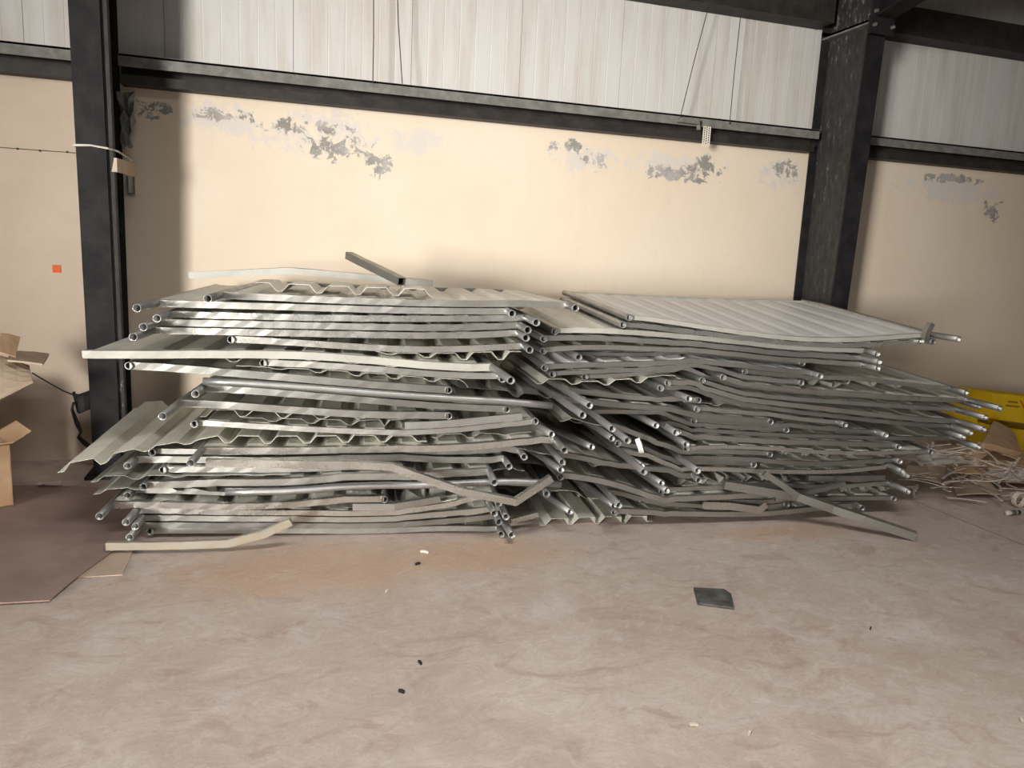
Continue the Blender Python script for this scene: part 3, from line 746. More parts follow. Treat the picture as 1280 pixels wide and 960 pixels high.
# posts that lost their frames: ends poking out between the stacks
def stray_pipe(tip_px, label, off=-0.15, ln=1.25, side='R', ang=7.0, rise=0.02):
    T = front_pts(side, [tip_px], off)[0]; T.z = max(T.z, 0.026); ln = min(ln, 0.9)
    a = sig(T); b = a + ln * (math.tan(math.radians(ang)) - TAN)
    l = Layer('pipe', dict(label=label, a=a, b=b, ln=ln), [T, T + V((0.002, 0, 0))], off, ln, 0.0415, 0.6); l.zone(a, b, 0.0415)
def build_stray(l):
    q = l.spec; n = 4
    o = mesh_obj('post_pipe', *pipe_geo([l.pt(q['a'] + (q['b'] - q['a']) * k / n, l.yoff + q['ln'] * k / n) for k in range(n + 1)]), M_PIPE, None, True)
    return tag(o, q['label'], 'pipe', 'loose post pipes')
GAPS = [((702,583),-4), ((713,642),-8), ((835,603),0), ((768,628),-5), ((766,538),2), ((820,541),0), ((859,549),2), ((860.6,511),3), ((740,560),-6), ((803,578),-3), ((828,600),-2), ((690,545),-4)]
GAPS.sort(key=lambda q_: q_[0][1])
for k, (px, a) in enumerate(GAPS):
    stray_pipe(px, 'loose round post end in the gap between both stacks, %s' % ('highest of them' if k == 0 else '%s from the top of them' % ORD[k] if k < len(GAPS) - 1 else 'lowest of them'), ang=a)
for px, lab in (((640,664), 'loose round post end resting on the floor in the pipe cluster'), ((618,648), 'loose round post end behind the pipe cluster by the floor')):
    stray_pipe(px, lab, -0.2, 1.2, 'L', 4)
for px, lab in (((1205,546), 'loose round post below the longest end posts near the cartons'), ((1136,582), 'loose round post end near the shredded packing'),
                ((1060,650), 'loose round post hidden behind the fallen bar on the floor'), ((987,647), 'loose round post end under the bowed lowest rail')):
    stray_pipe(px, lab, -0.12 if px[1] < 640 else 0.05, 1.1, 'R', 8)

# ------------------------------------------------------------------ bare corrugated sheets
def bare_sheet(side, px, off, label, m=M_DULL, depth=1.2, rise=0.036, ragged=0.006, tilt=0.0, seed=1, flat=0.6, pitch=0.205, start=0.0, vec=None):
    fr = front_pts(side, px, off)
    for p in fr: p.z = max(p.z, 0.022)
    Layer('sheet', dict(label=label, m=m, rise=rise, ragged=ragged, seed=seed, pitch=pitch, start=start), fr, off[len(off) // 2] if isinstance(off, (list, tuple)) else off, depth, 0.007, 0.4)
def build_sheet(l):
    """the profile is as deep as the neighbours above and below leave room for: squashed where it is pinched"""
    q = l.spec; xs = l.nodes(l.sg[0], l.sg[-1])
    near = [k for k in LAYERS if k is not l and k.hi > l.lo and k.lo < l.hi]
    def offs(x, yo):
        z = l.z(x, yo); up, dn = 0.5, z - 0.001
        for k in near:
            if not (k.lo - 0.02 <= x <= k.hi + 0.02): continue
            if k.kind == 'bar' and yo > l.yoff + 0.12: continue
            d = k.z(x, yo) - z
            g = abs(d) - k.t(x) / 2 - 0.002 if k.kind != 'sheet' else abs(d) / 2 - 0.001
            if d > 0: up = min(up, g)
            else: dn = min(dn, g)
        up, dn = max(up, 0.0015), max(dn - 0.002, 0.0)
        a = min(up, q['rise'] / 2); b = min(dn, q['rise'] - a); a = min(up, q['rise'] - b)
        return a, b
    cache = {}
    def prof(x_, v, h_):
        key = (round(x_ / 0.025), v)
        if key not in cache:
            yo = l.yoff + l.depth * v; aa, bb = zip(*[offs(x_ + e, yo) for e in (-0.06, -0.03, 0.0, 0.03, 0.06)]); cache[key] = (min(aa), min(bb))
        a, b = cache[key]
        return a if h_ else -b
    fr = [l.pt(x, l.yoff) for x in xs]; bk = [l.pt(x, l.yoff + l.depth) for x in xs]
    o = mesh_obj('corrugated_sheet', *sheet_geo(fr, bk, 0, seed=q['seed'], z0=0, ragged=q['ragged'], pitch=q['pitch'], start=q['start'], rows=8, thick=0.002, prof=prof), q['m'])
    return tag(o, q['label'], 'metal sheet', 'bare corrugated sheets')
bare_sheet('L', [(315,361),(365,361.5),(416,364),(458,366),(541,367)], 0.12, 'short white ribbed sheet lying loose on top of the corded-column stack', M_CREAM, 0.42, 0.042, 0.0, 0.02, 3, start=0.08)
bare_sheet('L', [(72,603),(112,582),(163,553),(200,556),(251,555),(330,556),(410,558),(534,559)], [-0.05,-0.04,-0.02,0.0,0.02,0.02,0.02,0.02], 'large torn sheet whose drooping corner hangs beside the column base', M_CREAM, 1.3, 0.04, 0.006, 0.02, 5, flat=0.25)
bare_sheet('L', [(113,596),(132,603),(156,612),(176,602),(230,600),(300,600),(362,597)], [0.0]*7, 'crumpled torn sheet beneath the large drooping sheet', M_DULL, 1.2, 0.03, 0.006, 0.02, 6, flat=0.4)
bare_sheet('L', [(118,628),(136,612),(190,614),(280,620)], 0.02, 'small torn sheet corner curling near the lowest polished rail', M_DULL, 0.9, 0.02, 0.008, 0.02, 7, flat=0.4)
bare_sheet('L', [(262,449),(300,450),(400,451),(472,459),(520,463)], 0.03, 'ribbed sheet edge squeezed under the jutting frame corner', M_CREAM, 1.2, 0.04, 0.003, 0, 8, start=0.1)
bare_sheet('L', [(295,460),(400,467),(500,477),(585,485)], 0.06, 'wavy sheet edge squeezed above the long lengthwise pipe', M_CREAM, 1.2, 0.042, 0.004, 0, 9)
bare_sheet('L', [(470,446),(541,449),(600,446),(652,441)], 0.03, 'ribbed sheet hanging under the kinked bright rail', M_CREAM, 1.2, 0.045, 0.002, 0.0, 10, start=0.15)
bare_sheet('L', [(250,515),(320,522),(430,516),(478,521),(520,516)], 0.05, 'torn wavy sheet wedged under the pipe and its neighbouring rail', M_CREAM, 1.2, 0.045, 0.01, 0, 11)
bare_sheet('L', [(300,526),(395,528),(440,532),(505,531)], 0.05, 'folded wavy sheet above the sagging rail', M_DULL, 1.2, 0.045, 0.01, 0, 12, start=0.05)
bare_sheet('L', [(235,600),(300,600),(362,598)], 0.07, 'narrow wavy sheet edge in the lower corded-column stack', M_DULL, 1.2, 0.03, 0.006, 0, 13)
bare_sheet('L', [(540,548),(600,545),(665,537)], 0.06, 'crumpled sheet between the sagging rail and the creased bright rail', M_DULL, 1.2, 0.045, 0.012, 0, 14)
bare_sheet('L', [(530,572),(600,570),(650,564),(700,575)], 0.08, 'ragged sheet edge under the creased bright rail', M_DULL, 1.1, 0.03, 0.012, 0, 15)
bare_sheet('L', [(560,596),(620,603),(655,600)], 0.06, 'dull torn sheet behind the zigzag bar', M_DULL, 1.0, 0.04, 0.01, 0, 16)
bare_sheet('L', [(420,628),(470,634),(520,628),(560,624)], 0.02, 'shredded sheet scraps hanging above the lowest rails', M_DULL, 0.5, 0.045, 0.02, 0, 17, pitch=0.16)
bare_sheet('R', [(672,474),(755,480),(828,481),(842,489)], 0.04, 'curled shiny sheet edge over the dark gap between both stacks', M_CREAM, 1.2, 0.03, 0.008, 0.04, 18)
bare_sheet('R', [(922,468),(960,471),(1012,476),(1060,482)], 0.06, 'ribbed sheet end above the creased glinting rail', M_DULL, 1.2, 0.045, 0.004, 0.02, 19, pitch=0.17)
bare_sheet('R', [(1040,462),(1095,474),(1140,482),(1168,487)], 0.22, 'pale ribbed sheet corner jutting towards the yellow cartons', M_CREAM, 0.85, 0.05, 0.002, 0.03, 20, start=0.1)
bare_sheet('R', [(855,506),(900,511),(960,515),(1020,519)], 0.06, 'thin wavy sheet edge in the upper carton-side stack', M_DULL, 1.2, 0.03, 0.004, 0, 21)
bare_sheet('R', [(900,556),(980,562),(1070,564)], 0.06, 'wavy sheet edge above the flat-bent thin rail', M_DULL, 1.2, 0.04, 0.004, 0, 22, pitch=0.15)
bare_sheet('R', [(845,597),(900,598),(950,602),(1000,604)], 0.02, 'torn wavy sheet in the lower carton-side stack', M_DULL, 1.1, 0.04, 0.01, 0, 23, pitch=0.15)
bare_sheet('R', [(736,622),(780,628),(824,633)], 0.02, 'crumpled sheet above the lowest bowed rail', M_DULL, 1.1, 0.035, 0.01, 0, 24, pitch=0.17)
bare_sheet('R', [(676,655),(720,654),(770,652),(817,648)], 0.04, 'ribbed sheet lying flat on the floor between both stacks', M_CREAM, 1.2, 0.04, 0.003, 0.0, 25, pitch=0.17)
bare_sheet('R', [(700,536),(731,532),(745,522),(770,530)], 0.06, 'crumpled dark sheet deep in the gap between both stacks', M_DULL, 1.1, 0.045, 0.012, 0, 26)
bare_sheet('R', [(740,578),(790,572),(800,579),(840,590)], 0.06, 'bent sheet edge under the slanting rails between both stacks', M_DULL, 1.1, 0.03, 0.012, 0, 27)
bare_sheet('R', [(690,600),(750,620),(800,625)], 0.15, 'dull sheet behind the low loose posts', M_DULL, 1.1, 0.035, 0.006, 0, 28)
for k_, (yy, lab) in enumerate(((487, 'highest'), (517, 'second highest'), (548, 'middle'), (580, 'second lowest'), (612, 'lowest'))):  # filler sheets added to hide the wall behind and keep the gap dark
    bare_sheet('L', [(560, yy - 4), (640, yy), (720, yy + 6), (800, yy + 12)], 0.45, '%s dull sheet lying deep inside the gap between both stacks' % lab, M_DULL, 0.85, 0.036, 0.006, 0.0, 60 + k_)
bare_sheet('R', [(1030,605),(1080,612),(1125,618)], 0.05, 'ragged sheet end near the shredded packing', M_DULL, 1.0, 0.035, 0.012, 0, 29, pitch=0.15)

# ------------------------------------------------------------------ settle the heap and build it
solve_layers()
PILE = []
for l in LAYERS:
    PILE.append({'panel': build_panel, 'sheet': build_sheet, 'pipe': build_stray, 'bar': lambda q: build_bar(q.spec, [q.pt(x, q.yoff) for x in q.nodes(q.sg[0], q.sg[-1], 0.12)])}[l.kind](l))
from mathutils.bvhtree import BVHTree
def tree_of(o):
    vs, fs = [], []
    for c_ in [o] + list(o.children):
        if c_.type != 'MESH': continue
        k = len(vs)
        R_ = o.rotation_euler.to_matrix()
        vs += [o.location + (R_ @ (c_.location + v_.co) if c_ is not o else v_.co) for v_ in c_.data.vertices]
        fs += [[i_ + k for i_ in p_.vertices] for p_ in c_.data.polygons]
    return BVHTree.FromPolygons(vs, fs)
TREES = {}
def place(build, obstacles, step, n=60):
    """build(d) gives a thing moved by d; keep the first place where it clears the obstacles"""
    for q in obstacles:
        if q.name not in TREES: TREES[q.name] = tree_of(q)
    for k in range(n):
        o = build(V(step) * k); t_ = tree_of(o)
        if not any(t_.overlap(TREES[q.name]) for q in obstacles): return o
        if k < n - 1:
            me = o.data; bpy.data.objects.remove(o); bpy.data.meshes.remove(me)
    return o
for q in FRONT_BARS:
    up = q['label'].startswith(('long kinked', 'short channel'))
    st = V((0, 0, 0.005)) if up else V((-DV.x * 0.008, -DV.y * 0.008, 0.0))
    PILE.append(place(lambda d, q=q: build_bar(q, [p + d for p in q['pts']]), PILE, st))

# ------------------------------------------------------------------ small things on the wall and column
def wire(px, label, y=WY - 0.19, r=0.0035, top=None):
    pts = [atY(p, y) for p in px]
    return tag(mesh_obj('hanging_wire', *rod_geo(pts, r), M_WIRE), label, 'wire', 'wires hanging on the cladding')
wire([(467,-60),(467,50),(466,104)], 'thin straight dark wire hanging down the white cladding')
wire([(495,-60),(498,30),(503,107)], 'thin dark wire with a slack curve beside the straight wire')
wire([(902,-60),(888,0),(868,75),(850,148)], 'slanting wire that ends at the small bracket on the girt')
wire([(933,-60),(928,0),(918,90),(912,155)], 'dark wire hanging beside the perforated strap')
b0, b1 = atY((848,150), WY - 0.2), atY((873,153), WY - 0.2)
br = mesh_obj('girt_bracket', *join(bar_geo([b0, b1], 0.05, 0.035), bar_geo([b1 + V((0, 0, 0.01)), b1 + V((0.02, 0.02, -0.05))], 0.03, 0.02)), M_GIRT)
tag(br, 'small grey bracket lying on the girt edge', 'bracket')
p = atY((884,158), WY - 0.185); st = root('perforated_strap', p, 'pale perforated metal strap hanging over the girt', 'strap')
for k in range(4):
    mesh_obj('strap_bar', *box_geo((p.x - 0.034 + k * 0.02, p.y - 0.004, p.z - 0.15), (p.x - 0.026 + k * 0.02, p.y, p.z)), M_STRIP, st)
for k in range(9):
    for q in range(3):
        z = p.z - 0.003 - k * 0.0178 - (0.009 if q % 2 else 0)
        mesh_obj('strap_link', *box_geo((p.x - 0.026 + q * 0.02, p.y - 0.004, z - 0.006), (p.x - 0.014 + q * 0.02, p.y, z)), M_STRIP, st)
# white cord round the column
yc = 5.39; zc = atY((97,182), yc).z
cx0, cx1 = CLX - 0.088, CLX + 0.092
cord = rod_geo([V((cx0, 5.905, zc - 0.02)), V((cx0 - 0.004, yc - 0.012, zc)), V((CLX, yc - 0.016, zc + 0.006)), V((cx1, yc - 0.012, zc - 0.004)), V((cx1 + 0.045, yc + 0.04, zc - 0.012)), V((cx1 + 0.06, 5.88, zc - 0.03))], 0.006)
tag(mesh_obj('tied_cord', *cord, M_CORD), 'white cord tied round the dark column', 'cord')
q = V((cx1 + 0.01, yc + 0.02, atY((137,205), yc).z))
rows = [[q + V((dx, dy, dz)) for dx, dy in ((-0.015, 0.0), (0.03, -0.01), (0.06, 0.16), (0.075, 0.36))] for dz in (0.04, 0.0, -0.045)]
tag(mesh_obj('torn_tape', *grid_geo(rows, 0.004), M_TAPE), 'torn brown tape stretched from column to wall', 'tape')
p = atY((165,232), WY - 0.01)
tag(mesh_obj('wall_hook', *join(box_geo((p.x - 0.03, p.y - 0.02, p.z - 0.05), (p.x - 0.022, p.y, p.z + 0.06)), box_geo((p.x + 0.01, p.y - 0.02, p.z - 0.05), (p.x + 0.018, p.y, p.z + 0.07)),
    box_geo((p.x - 0.03, p.y - 0.02, p.z - 0.06), (p.x + 0.018, p.y, p.z - 0.05))), M_GIRT), 'small metal hook on the cream wall under the torn tape', 'hook')
# frayed cloth caught between girt and column
rnd = random.Random(3); p = atY((158,140), WY - 0.12)
rows = []
for i in range(7):
    z = p.z + 0.13 - i * 0.06
    rows.append([V((p.x + (j - 2) * 0.02 * (1.2 - i * 0.08) + rnd.uniform(-.014, .014), p.y + rnd.uniform(-.03, .03), z + rnd.uniform(-.012, .012))) for j in range(5)])
tag(mesh_obj('frayed_rag', *grid_geo(rows, 0.003), M_GIRT), 'frayed dark rag caught between girt and column', 'rag')
p = atY((71,336), WY)
tag(mesh_obj('wall_sticker', *box_geo((p.x - 0.026, p.y - 0.003, p.z - 0.026), (p.x + 0.026, p.y + 0.001, p.z + 0.026)), M_ORANGE), 'small square orange sticker on the beige boarded wall', 'sticker')
# black strap and pouch behind the column foot
ys = 5.62
pts = [atY(q_, ys) for q_ in ((92,503),(90,512),(97,530),(101,540),(98,546),(104,552),(116,562))]
bag = root('black_pouch', pts[0], 'black pouch with a dangling strap behind the column foot', 'pouch')
mesh_obj('strap', *sweep(pts, rect(0.012, 0.03)), M_BLACK, bag)
c = atY((106,500), 5.66)
rows = [[c + V((0.075 * math.cos(t) * (1 - 0.3 * (k / 4)), -0.03 * math.sin(t * 1.0), 0.055 - 0.13 * k / 4 + 0.015 * math.sin(2 * t))) for t in [math.pi * j / 6 for j in range(7)]] for k in range(5)]
mesh_obj('pouch_body', *grid_geo(rows, 0.02), M_BLACK, bag)
tag(mesh_obj('black_cable', *rod_geo([atY(q_, 5.6) for q_ in ((40,466),(60,478),(80,489),(95,495))], 0.005), M_WIRE), 'dark cable running from the cardboard to the black pouch', 'cable')

# ------------------------------------------------------------------ cardboard by the boarded wall
def quad_sheet(name, pts, thick, m, label, cat, group=None, bend=0.0, seed=1):
    """four corners, bilinear, gently buckled"""
    a, b, c_, d = [V(q_) for q_ in pts]; rnd_ = random.Random(seed); rows_ = []
    for i in range(6):
        r_ = []
        for j in range(6):
            u, v_ = j / 5, i / 5
            p_ = a.lerp(b, u).lerp(d.lerp(c_, u), v_)
            r_.append(p_ + V((0, 0, bend * math.sin(math.pi * u) * (0.4 + 0.6 * v_) + rnd_.uniform(-1, 1) * abs(bend) * 0.25)))
        rows_.append(r_)
    return tag(mesh_obj(name, *grid_geo(rows_[::-1], thick), m), label, cat, group)
def carton(loc, size, rot, m, label, flaps, mi=None, group=None, tilt=(0, 0)):
    sx, sy, sz = size; t = 0.006
    o = root('open_carton', loc, label, 'carton', group); o.rotation_euler = (tilt[0], tilt[1], rot)
    def add(nm, geo, mm):
        me = bpy.data.meshes.new(nm); me.from_pydata([tuple(v_) for v_ in geo[0]], [], geo[1]); me.materials.append(mm)
        q_ = bpy.data.objects.new(nm, me); COL.objects.link(q_); q_.parent = o; return q_
    add('body', join(box_geo((-sx/2, -sy/2, 0), (sx/2, sy/2, t)), box_geo((-sx/2, -sy/2, 0), (sx/2, -sy/2 + t, sz)), box_geo((-sx/2, sy/2 - t, 0), (sx/2, sy/2, sz)),
        box_geo((-sx/2, -sy/2, 0), (-sx/2 + t, sy/2, sz)), box_geo((sx/2 - t, -sy/2, 0), (sx/2, sy/2, sz))), m)
    for side, ang, ln in flaps:
        ca, sa = math.cos(ang) * ln, math.sin(ang) * ln
        if side in 'fb':
            s = -1 if side == 'f' else 1; y = s * sy / 2
            g = slab_geo([V((-sx/2, y, sz)), V((sx/2, y, sz)), V((sx/2 - .01, y + s * ca, sz + sa)), V((-sx/2 + .01, y + s * ca, sz + sa))], 0.005)
        else:
            s = -1 if side == 'l' else 1; x = s * sx / 2
            g = slab_geo([V((x, -sy/2, sz)), V((x, sy/2, sz)), V((x + s * ca, sy/2 - .01, sz + sa)), V((x + s * ca, -sy/2 + .01, sz + sa))], 0.005)
        add('flap', g, m)
    return o
carton((-1.74, 4.95, 0.016), (0.42, 0.34, 0.36), 0.5, M_CARD, 'open brown carton standing on the floor by the boarded wall', (('f', 0.3, 0.14), ('r', 0.5, 0.13), ('b', 1.35, 0.12), ('l', 0.2, 0.13)))
carton((-2.02, 5.52, 0.0), (0.44, 0.34, 0.62), 0.2, M_CARD2, 'pale carton stacked behind the open brown carton', (('f', -1.2, 0.12), ('r', -0.9, 0.12)))
HEAP = [q_ for q_ in bpy.data.objects if q_.name.startswith('open_carton')]
def wall_card(px, ys_, label, m, bend, seed, thick=0.008):
    base_ = [atY(p_, y_) for p_, y_ in zip(px, ys_)]
    o = place(lambda d: quad_sheet('folded_cardboard', [p_ + d for p_ in base_], thick, m, label, 'cardboard', None, bend, seed), HEAP, (0, 0, 0.006))
    HEAP.append(o); return o
wall_card([(-45,524),(42,478),(36,458),(-45,436)], [4.95, 4.95, 5.3, 5.35], 'folded pale cardboard sheet leaning over the cartons', M_CARD2, 0.012, 4)
wall_card([(10,466),(54,471),(62,457),(14,454)], [5.15, 5.15, 5.5, 5.5], 'topmost cardboard flap sticking out towards the column', M_CARD2, 0.006, 5, 0.012)
wall_card([(-2,452),(20,458),(26,433),(2,428)], [5.25, 5.25, 5.45, 5.45], 'small cardboard flap standing up at the back of the cartons', M_CARD, 0.004, 6)
def floor_sheet(px, z, thick, m, label, seed):
    pts = [floor_at(p_, z) for p_ in px]
    return tag(mesh_obj('flattened_cardboard', *slab_geo(pts, thick, V((0, 0, 1))), m), label, 'cardboard', 'cardboard on the floor')
floor_sheet([(-70,757),(62,750),(95,722),(158,676),(180,640),(150,613),(100,608),(40,606),(-80,612)], 0.014, 0.006, M_CARDT, 'large flattened trodden cardboard sheet on the floor by the column', 1)
floor_sheet([(60,724),(153,718),(172,676),(120,672)], 0.0072, 0.005, M_CARDP, 'small pale cardboard sheet tucked under the large trodden one', 2)
c = floor_at((62,604), 0.03)
rnd = random.Random(5); rows = [[c + V(((j - 2) * 0.03, (i - 2) * 0.02, rnd.uniform(-0.008, 0.012))) for j in range(5)] for i in range(4)]
tag(mesh_obj('paper_scrap', *grid_geo(rows[::-1], 0.002), M_STRIP2), 'crumpled pale paper scrap under the drooping sheet corner', 'paper')

# ------------------------------------------------------------------ yellow cartons, cardboard and packing waste
def yellow_carton(face, depthv, label, flap=None, text=False):
    TL, TR, BR, BL = [V(q_) for q_ in face]; dv = V(depthv)
    o = root('yellow_carton', (BL + BR) / 2, label, 'carton', 'yellow cartons against the wall')
    t = 0.006
    mesh_obj('front_panel', *slab_geo([BL, BR, TR, TL], t), M_YEL, o)
    mesh_obj('side_panel', *slab_geo([BL + dv, BL, TL, TL + dv], t), M_YEL, o)
    mesh_obj('side_panel', *slab_geo([BR, BR + dv, TR + dv, TR], t), M_YEL, o)
    mesh_obj('back_panel', *slab_geo([BR + dv, BL + dv, TL + dv, TR + dv], t), M_YEL, o)
    mesh_obj('bottom_panel', *slab_geo([BL, BL + dv, BR + dv, BR], t), M_YEL, o)
    if flap: mesh_obj('flap', *slab_geo(flap, 0.005), M_YEL, o)
    if text:
        ex = (TR - TL).normalized(); ez = (TL - BL).normalized(); nn = ex.cross(ez)
        if nn.y > 0: nn = -nn
        org = TL + nn * 0.003; fp = [k_ for k_ in o.children if k_.name.startswith('front_panel')][0]
        Wd = (TR - TL).length; Hd = (TL - BL).length; rn = random.Random(2)
        def quad(a, b, u0, u1, mm, nm):
            p0 = org + ex * a - ez * u0
            g = slab_geo([org + ex * a - ez * u1, org + ex * b - ez * u1, org + ex * b - ez * u0, org + ex * a - ez * u0], 0.002)
            mesh_obj(nm, *g, mm, o)
        for r_, (a, b) in enumerate(((0.17, 0.29), (0.13, 0.29))):
            x = a * Wd
            while x < b * Wd:
                l_ = rn.uniform(0.012, 0.022); quad(x, x + l_, (0.24 + 0.16 * r_) * Hd, (0.31 + 0.16 * r_) * Hd, M_BROWNP, 'small_print'); x += l_ + 0.006
        cu = bpy.data.curves.new('red_letter', 'FONT'); cu.body = 'W'; cu.size = 0.12; cu.extrude = 0.0015
        to = bpy.data.objects.new('red_letter', cu); COL.objects.link(to); to.parent = o; cu.materials.append(M_RED)
        bp = org + ex * (0.33 * Wd) - ez * (0.50 * Hd)
        mt = Matrix((ex, ez, ex.cross(ez))).transposed().to_4x4(); mt.translation = bp - parent_world(o)
        me_ = bpy.data.meshes.new_from_object(to); bpy.data.objects.remove(to)
        to = bpy.data.objects.new('red_letter', me_); COL.objects.link(to); to.parent = o
        to.matrix_local = mt
    return o
YB = 5.25
f1 = [atY((1241,491), YB + 0.12), atY((1335,501), YB + 0.1), atY((1335,536), YB), atY((1249,525), YB)]
yellow_carton(f1, (0.05, 0.42, -0.02), 'yellow carton with red and brown print leaning by the wall', [atY((1228,499), YB + 0.25), atY((1241,491), YB + 0.12), atY((1249,525), YB), atY((1238,531), YB + 0.2)], True)
f2 = [atY((1190,500), 5.45), atY((1222,506), 5.45), atY((1222,533), 5.40), atY((1185,528), 5.40)]
yellow_carton(f2, (0.05, 0.36, 0.0), 'plain yellow carton half hidden behind the long end posts', [atY((1172,512), 5.2), atY((1214,522), 5.15), atY((1222,506), 5.45), atY((1190,500), 5.45)])
f3 = [atY((1243,533), 5.3), atY((1330,543), 5.3), atY((1330,575), 5.25), atY((1243,563), 5.25)]
yellow_carton(f3, (0.05, 0.4, 0.0), 'shaded yellow carton under the printed one', None)
CW = 'cardboard waste beside the stack'
HEAP = [q_ for q_ in bpy.data.objects if q_.name.startswith('yellow_carton')] + PILE
def card_piece(px, ys_, label, m=M_CARD, bend=0.02, seed=1, thick=0.008):
    pts = [atY(p_, y_) for p_, y_ in zip(px, ys_)]
    for p_ in pts: p_.z = max(p_.z, 0.02)
    o = place(lambda d: quad_sheet('cardboard_piece', [p_ + d for p_ in pts], thick, m, label, 'cardboard', CW, bend, seed), HEAP, (0, 0, 0.006))
    HEAP.append(o); return o
card_piece([(1224,560),(1272,572),(1262,545),(1238,532)], [4.5,4.5,4.95,5.0], 'thick brown cardboard slab raised in front of the yellow cartons', M_CARD, 0.012, 1, 0.05)
card_piece([(1190,592),(1232,594),(1232,568),(1192,562)], [4.35,4.35,4.7,4.75], 'brown cardboard sheet lying under the last posts', M_CARD, 0.015, 2)
card_piece([(1232,602),(1300,612),(1290,576),(1236,570)], [4.3,4.25,4.6,4.65], 'tilted brown cardboard sheet below the thick slab', M_CARD, 0.02, 3)
card_piece([(1130,590),(1175,606),(1190,568),(1150,560)], [4.5,4.45,4.8,4.85], 'crumpled cardboard beside the ragged sheet end', M_PAPER, 0.04, 4)
card_piece([(1195,628),(1248,632),(1236,600),(1190,604)], [4.15,4.1,4.35,4.4], 'grey brown cardboard flap among the strapping strips', M_CARD2, 0.02, 5)
card_piece([(1250,600),(1290,604),(1290,572),(1258,566)], [4.6,4.6,4.9,4.9], 'brown cardboard scrap behind the tilted sheet', M_CARD, 0.03, 6)
card_piece([(1205,575),(1222,582),(1240,566),(1222,556)], [4.55,4.5,4.6,4.65], 'narrow folded cardboard strip under the dark posts', M_CARD, 0.01, 7)
for k, (px, yy) in enumerate((((1160,575), 4.55), ((1262,622), 4.25), ((1180,600), 4.4))):
    c = atY(px, yy); c.z = max(c.z, 0.06); rnd = random.Random(30 + k)
    rows = [[c + V(((j - 3) * 0.06 + rnd.uniform(-.02, .02), (i - 2) * 0.06, rnd.uniform(-0.03, 0.03))) for j in range(7)] for i in range(5)]
    o = place(lambda d: mesh_obj('plastic_film', *grid_geo([[p_ + d for p_ in r_] for r_ in rows[::-1]], 0.0015), M_FILM), HEAP, (0, 0, 0.006)); HEAP.append(o)
    tag(o, ['crumpled clear plastic film by the ragged sheet end', 'crumpled clear plastic film over the tilted cardboard', 'crumpled clear plastic film among the strapping strips'][k], 'plastic film')
rnd = random.Random(11)
for k in range(70):
    px = (rnd.uniform(1138, 1278), rnd.uniform(566, 632)); base = 0.02 + rnd.random() * 0.1
    c = floor_at((px[0], max(px[1], 598 + (px[0] - 1140) * 0.12)), 0.0)
    c.z = base + max(0, (600 - px[1])) * 0.004
    a = rnd.uniform(-1.2, 1.2); L_ = rnd.uniform(0.12, 0.36); cv = rnd.uniform(-0.5, 0.5); pts = []
    for q_ in range(7):
        s = (q_ / 6 - 0.5); pts.append(c + V((math.cos(a) * L_ * s - math.sin(a) * cv * L_ * s * s * 2, math.sin(a) * L_ * s + math.cos(a) * cv * L_ * s * s * 2, 0.05 * math.sin(k) * s)))
    for p_ in pts: p_.z = max(p_.z, 0.012)
    wd = rnd.uniform(0.008, 0.022)
    o = place(lambda d: mesh_obj('strapping_strip', *sweep([p_ + d for p_ in pts], rect(wd, 0.003)), M_STRIP if k % 3 else M_STRIP2), HEAP, (0, 0, 0.004), 90); HEAP.append(o)
    tag(o,
        'pale curled strapping strip in the packing waste beside the stack', 'strip', 'strapping strips in the packing waste')
# big curved loops of strapping at the foot of the waste
for k, (px, R_, a0, a1) in enumerate((((1172,605), 0.20, 3.4, 6.0), ((1180,600), 0.26, 3.6, 5.9), ((1195,604), 0.16, 3.3, 5.6))):
    c = floor_at(px, 0.02); pts = [c + V((R_ * math.cos(t), R_ * 0.8 * math.sin(t) + 0.1, 0.02 + 0.03 * math.sin(t * 2 + k) ** 2)) for t in [a0 + (a1 - a0) * i / 9 for i in range(10)]]
    o = place(lambda d: mesh_obj('strapping_loop', *sweep([p_ + d for p_ in pts], rect(0.016, 0.004)), M_STRIP), HEAP, (0, 0, 0.004), 90); HEAP.append(o)
    tag(o, ['wide curved strapping loop at the front of the packing waste', 'widest strapping loop at the front of the packing waste', 'tight strapping loop at the front of the packing waste'][k], 'strip')
c = floor_at((1262,630), 0.0)
tag(place(lambda d: mesh_obj('tape_roll', *sweep([c + d + V((0.05 * math.cos(t), 0.0, 0.056 + 0.05 * math.sin(t))) for t in [i * math.tau / 16 for i in range(17)]], rect(0.010, 0.028), None, V((0, 1, 0))), M_STRIP), HEAP, (0.0, -0.006, 0)), 'small pale tape roll standing in the packing waste', 'tape roll')
c = floor_at((1266,644), 0.0)
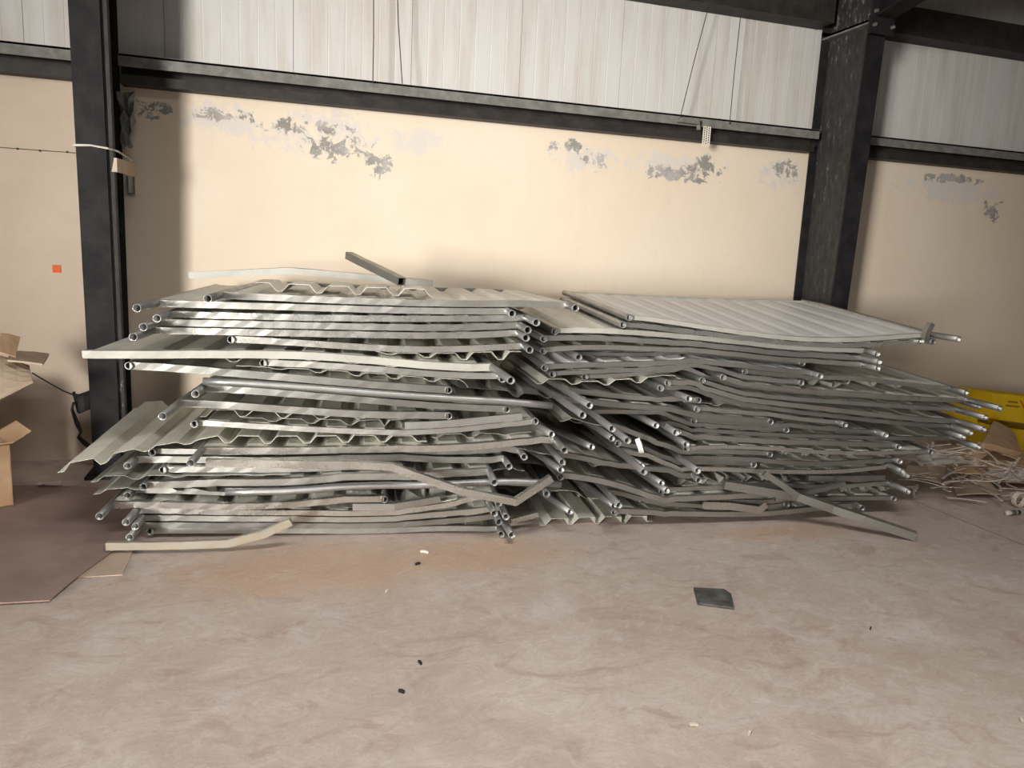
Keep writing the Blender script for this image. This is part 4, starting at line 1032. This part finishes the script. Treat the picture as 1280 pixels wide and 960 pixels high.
bt = root('small_bottle', c + V((0, 0, 0.018)), 'small pale bottle with dark cap lying on the floor', 'bottle')
mesh_obj('bottle_body', *sweep([c + V((-0.06, 0, 0.018)), c + V((-0.05, 0, 0.018)), c + V((0.03, 0, 0.018))], circ(0.017, 10)), M_STRIP, bt, True)
mesh_obj('cap', *sweep([c + V((0.03, 0, 0.018)), c + V((0.055, 0, 0.018))], circ(0.014, 10)), M_BLACK, bt, True)
mesh_obj('bottle_label', *sweep([c + V((-0.03, 0, 0.018)), c + V((0.01, 0, 0.018))], circ(0.0176, 10)), M_GIRT, bt, True)

# ------------------------------------------------------------------ on the open floor
px = [(867,734),(905,736),(914,742),(918,759),(872,753)]
pl = mesh_obj('dark_plate', *slab_geo([floor_at(p_, 0.014) for p_ in px][::-1], 0.010, V((0, 0, 1))), M_MAT)
tag(pl, 'dark grey scrap plate lying alone on the concrete floor', 'plate')
for k, (px, s, lab) in enumerate((((531,691), 0.022, 'crumpled foil scrap on the ochre dust'), ((522,706), 0.014, 'tiny dark scrap beside the foil on the floor'), ((867,908), 0.014, 'small white paper bit on the floor'), ((937,918), 0.014, 'short white stub on the open floor'),
        ((484,740), 0.01, 'tiny pale scrap at the edge of the ochre dust'), ((525,830), 0.012, 'short dark twig on the open floor'), ((502,866), 0.012, 'dark bent sliver on the open floor'), ((1276,902), 0.014, 'white paper bit at the edge of the open floor'), ((1088,787), 0.008, 'tiny dark pebble on the open floor'))):
    c = floor_at(px, 0); rn = random.Random(k); a = rn.uniform(0, 3)
    d = V((math.cos(a), math.sin(a), 0)) * s
    g = sweep([c - d + V((0, 0, .006)), c + V((0, 0, .009)), c + d + V((0, 0, .006))], rect(s * 0.6, 0.01))
    tag(mesh_obj('floor_scrap', *g, M_BLACK if 'dark' in lab else M_STRIP), lab, 'scrap')
j0, j1 = floor_at((1138,625), 0), floor_at((1330,702), 0)
struct('trim_floor_joint', sweep([j0 + V((0, 0, .001)), j1 + V((0, 0, .001))], rect(0.012, 0.004)), M_CARDF, 'thin dark joint in the concrete floor')
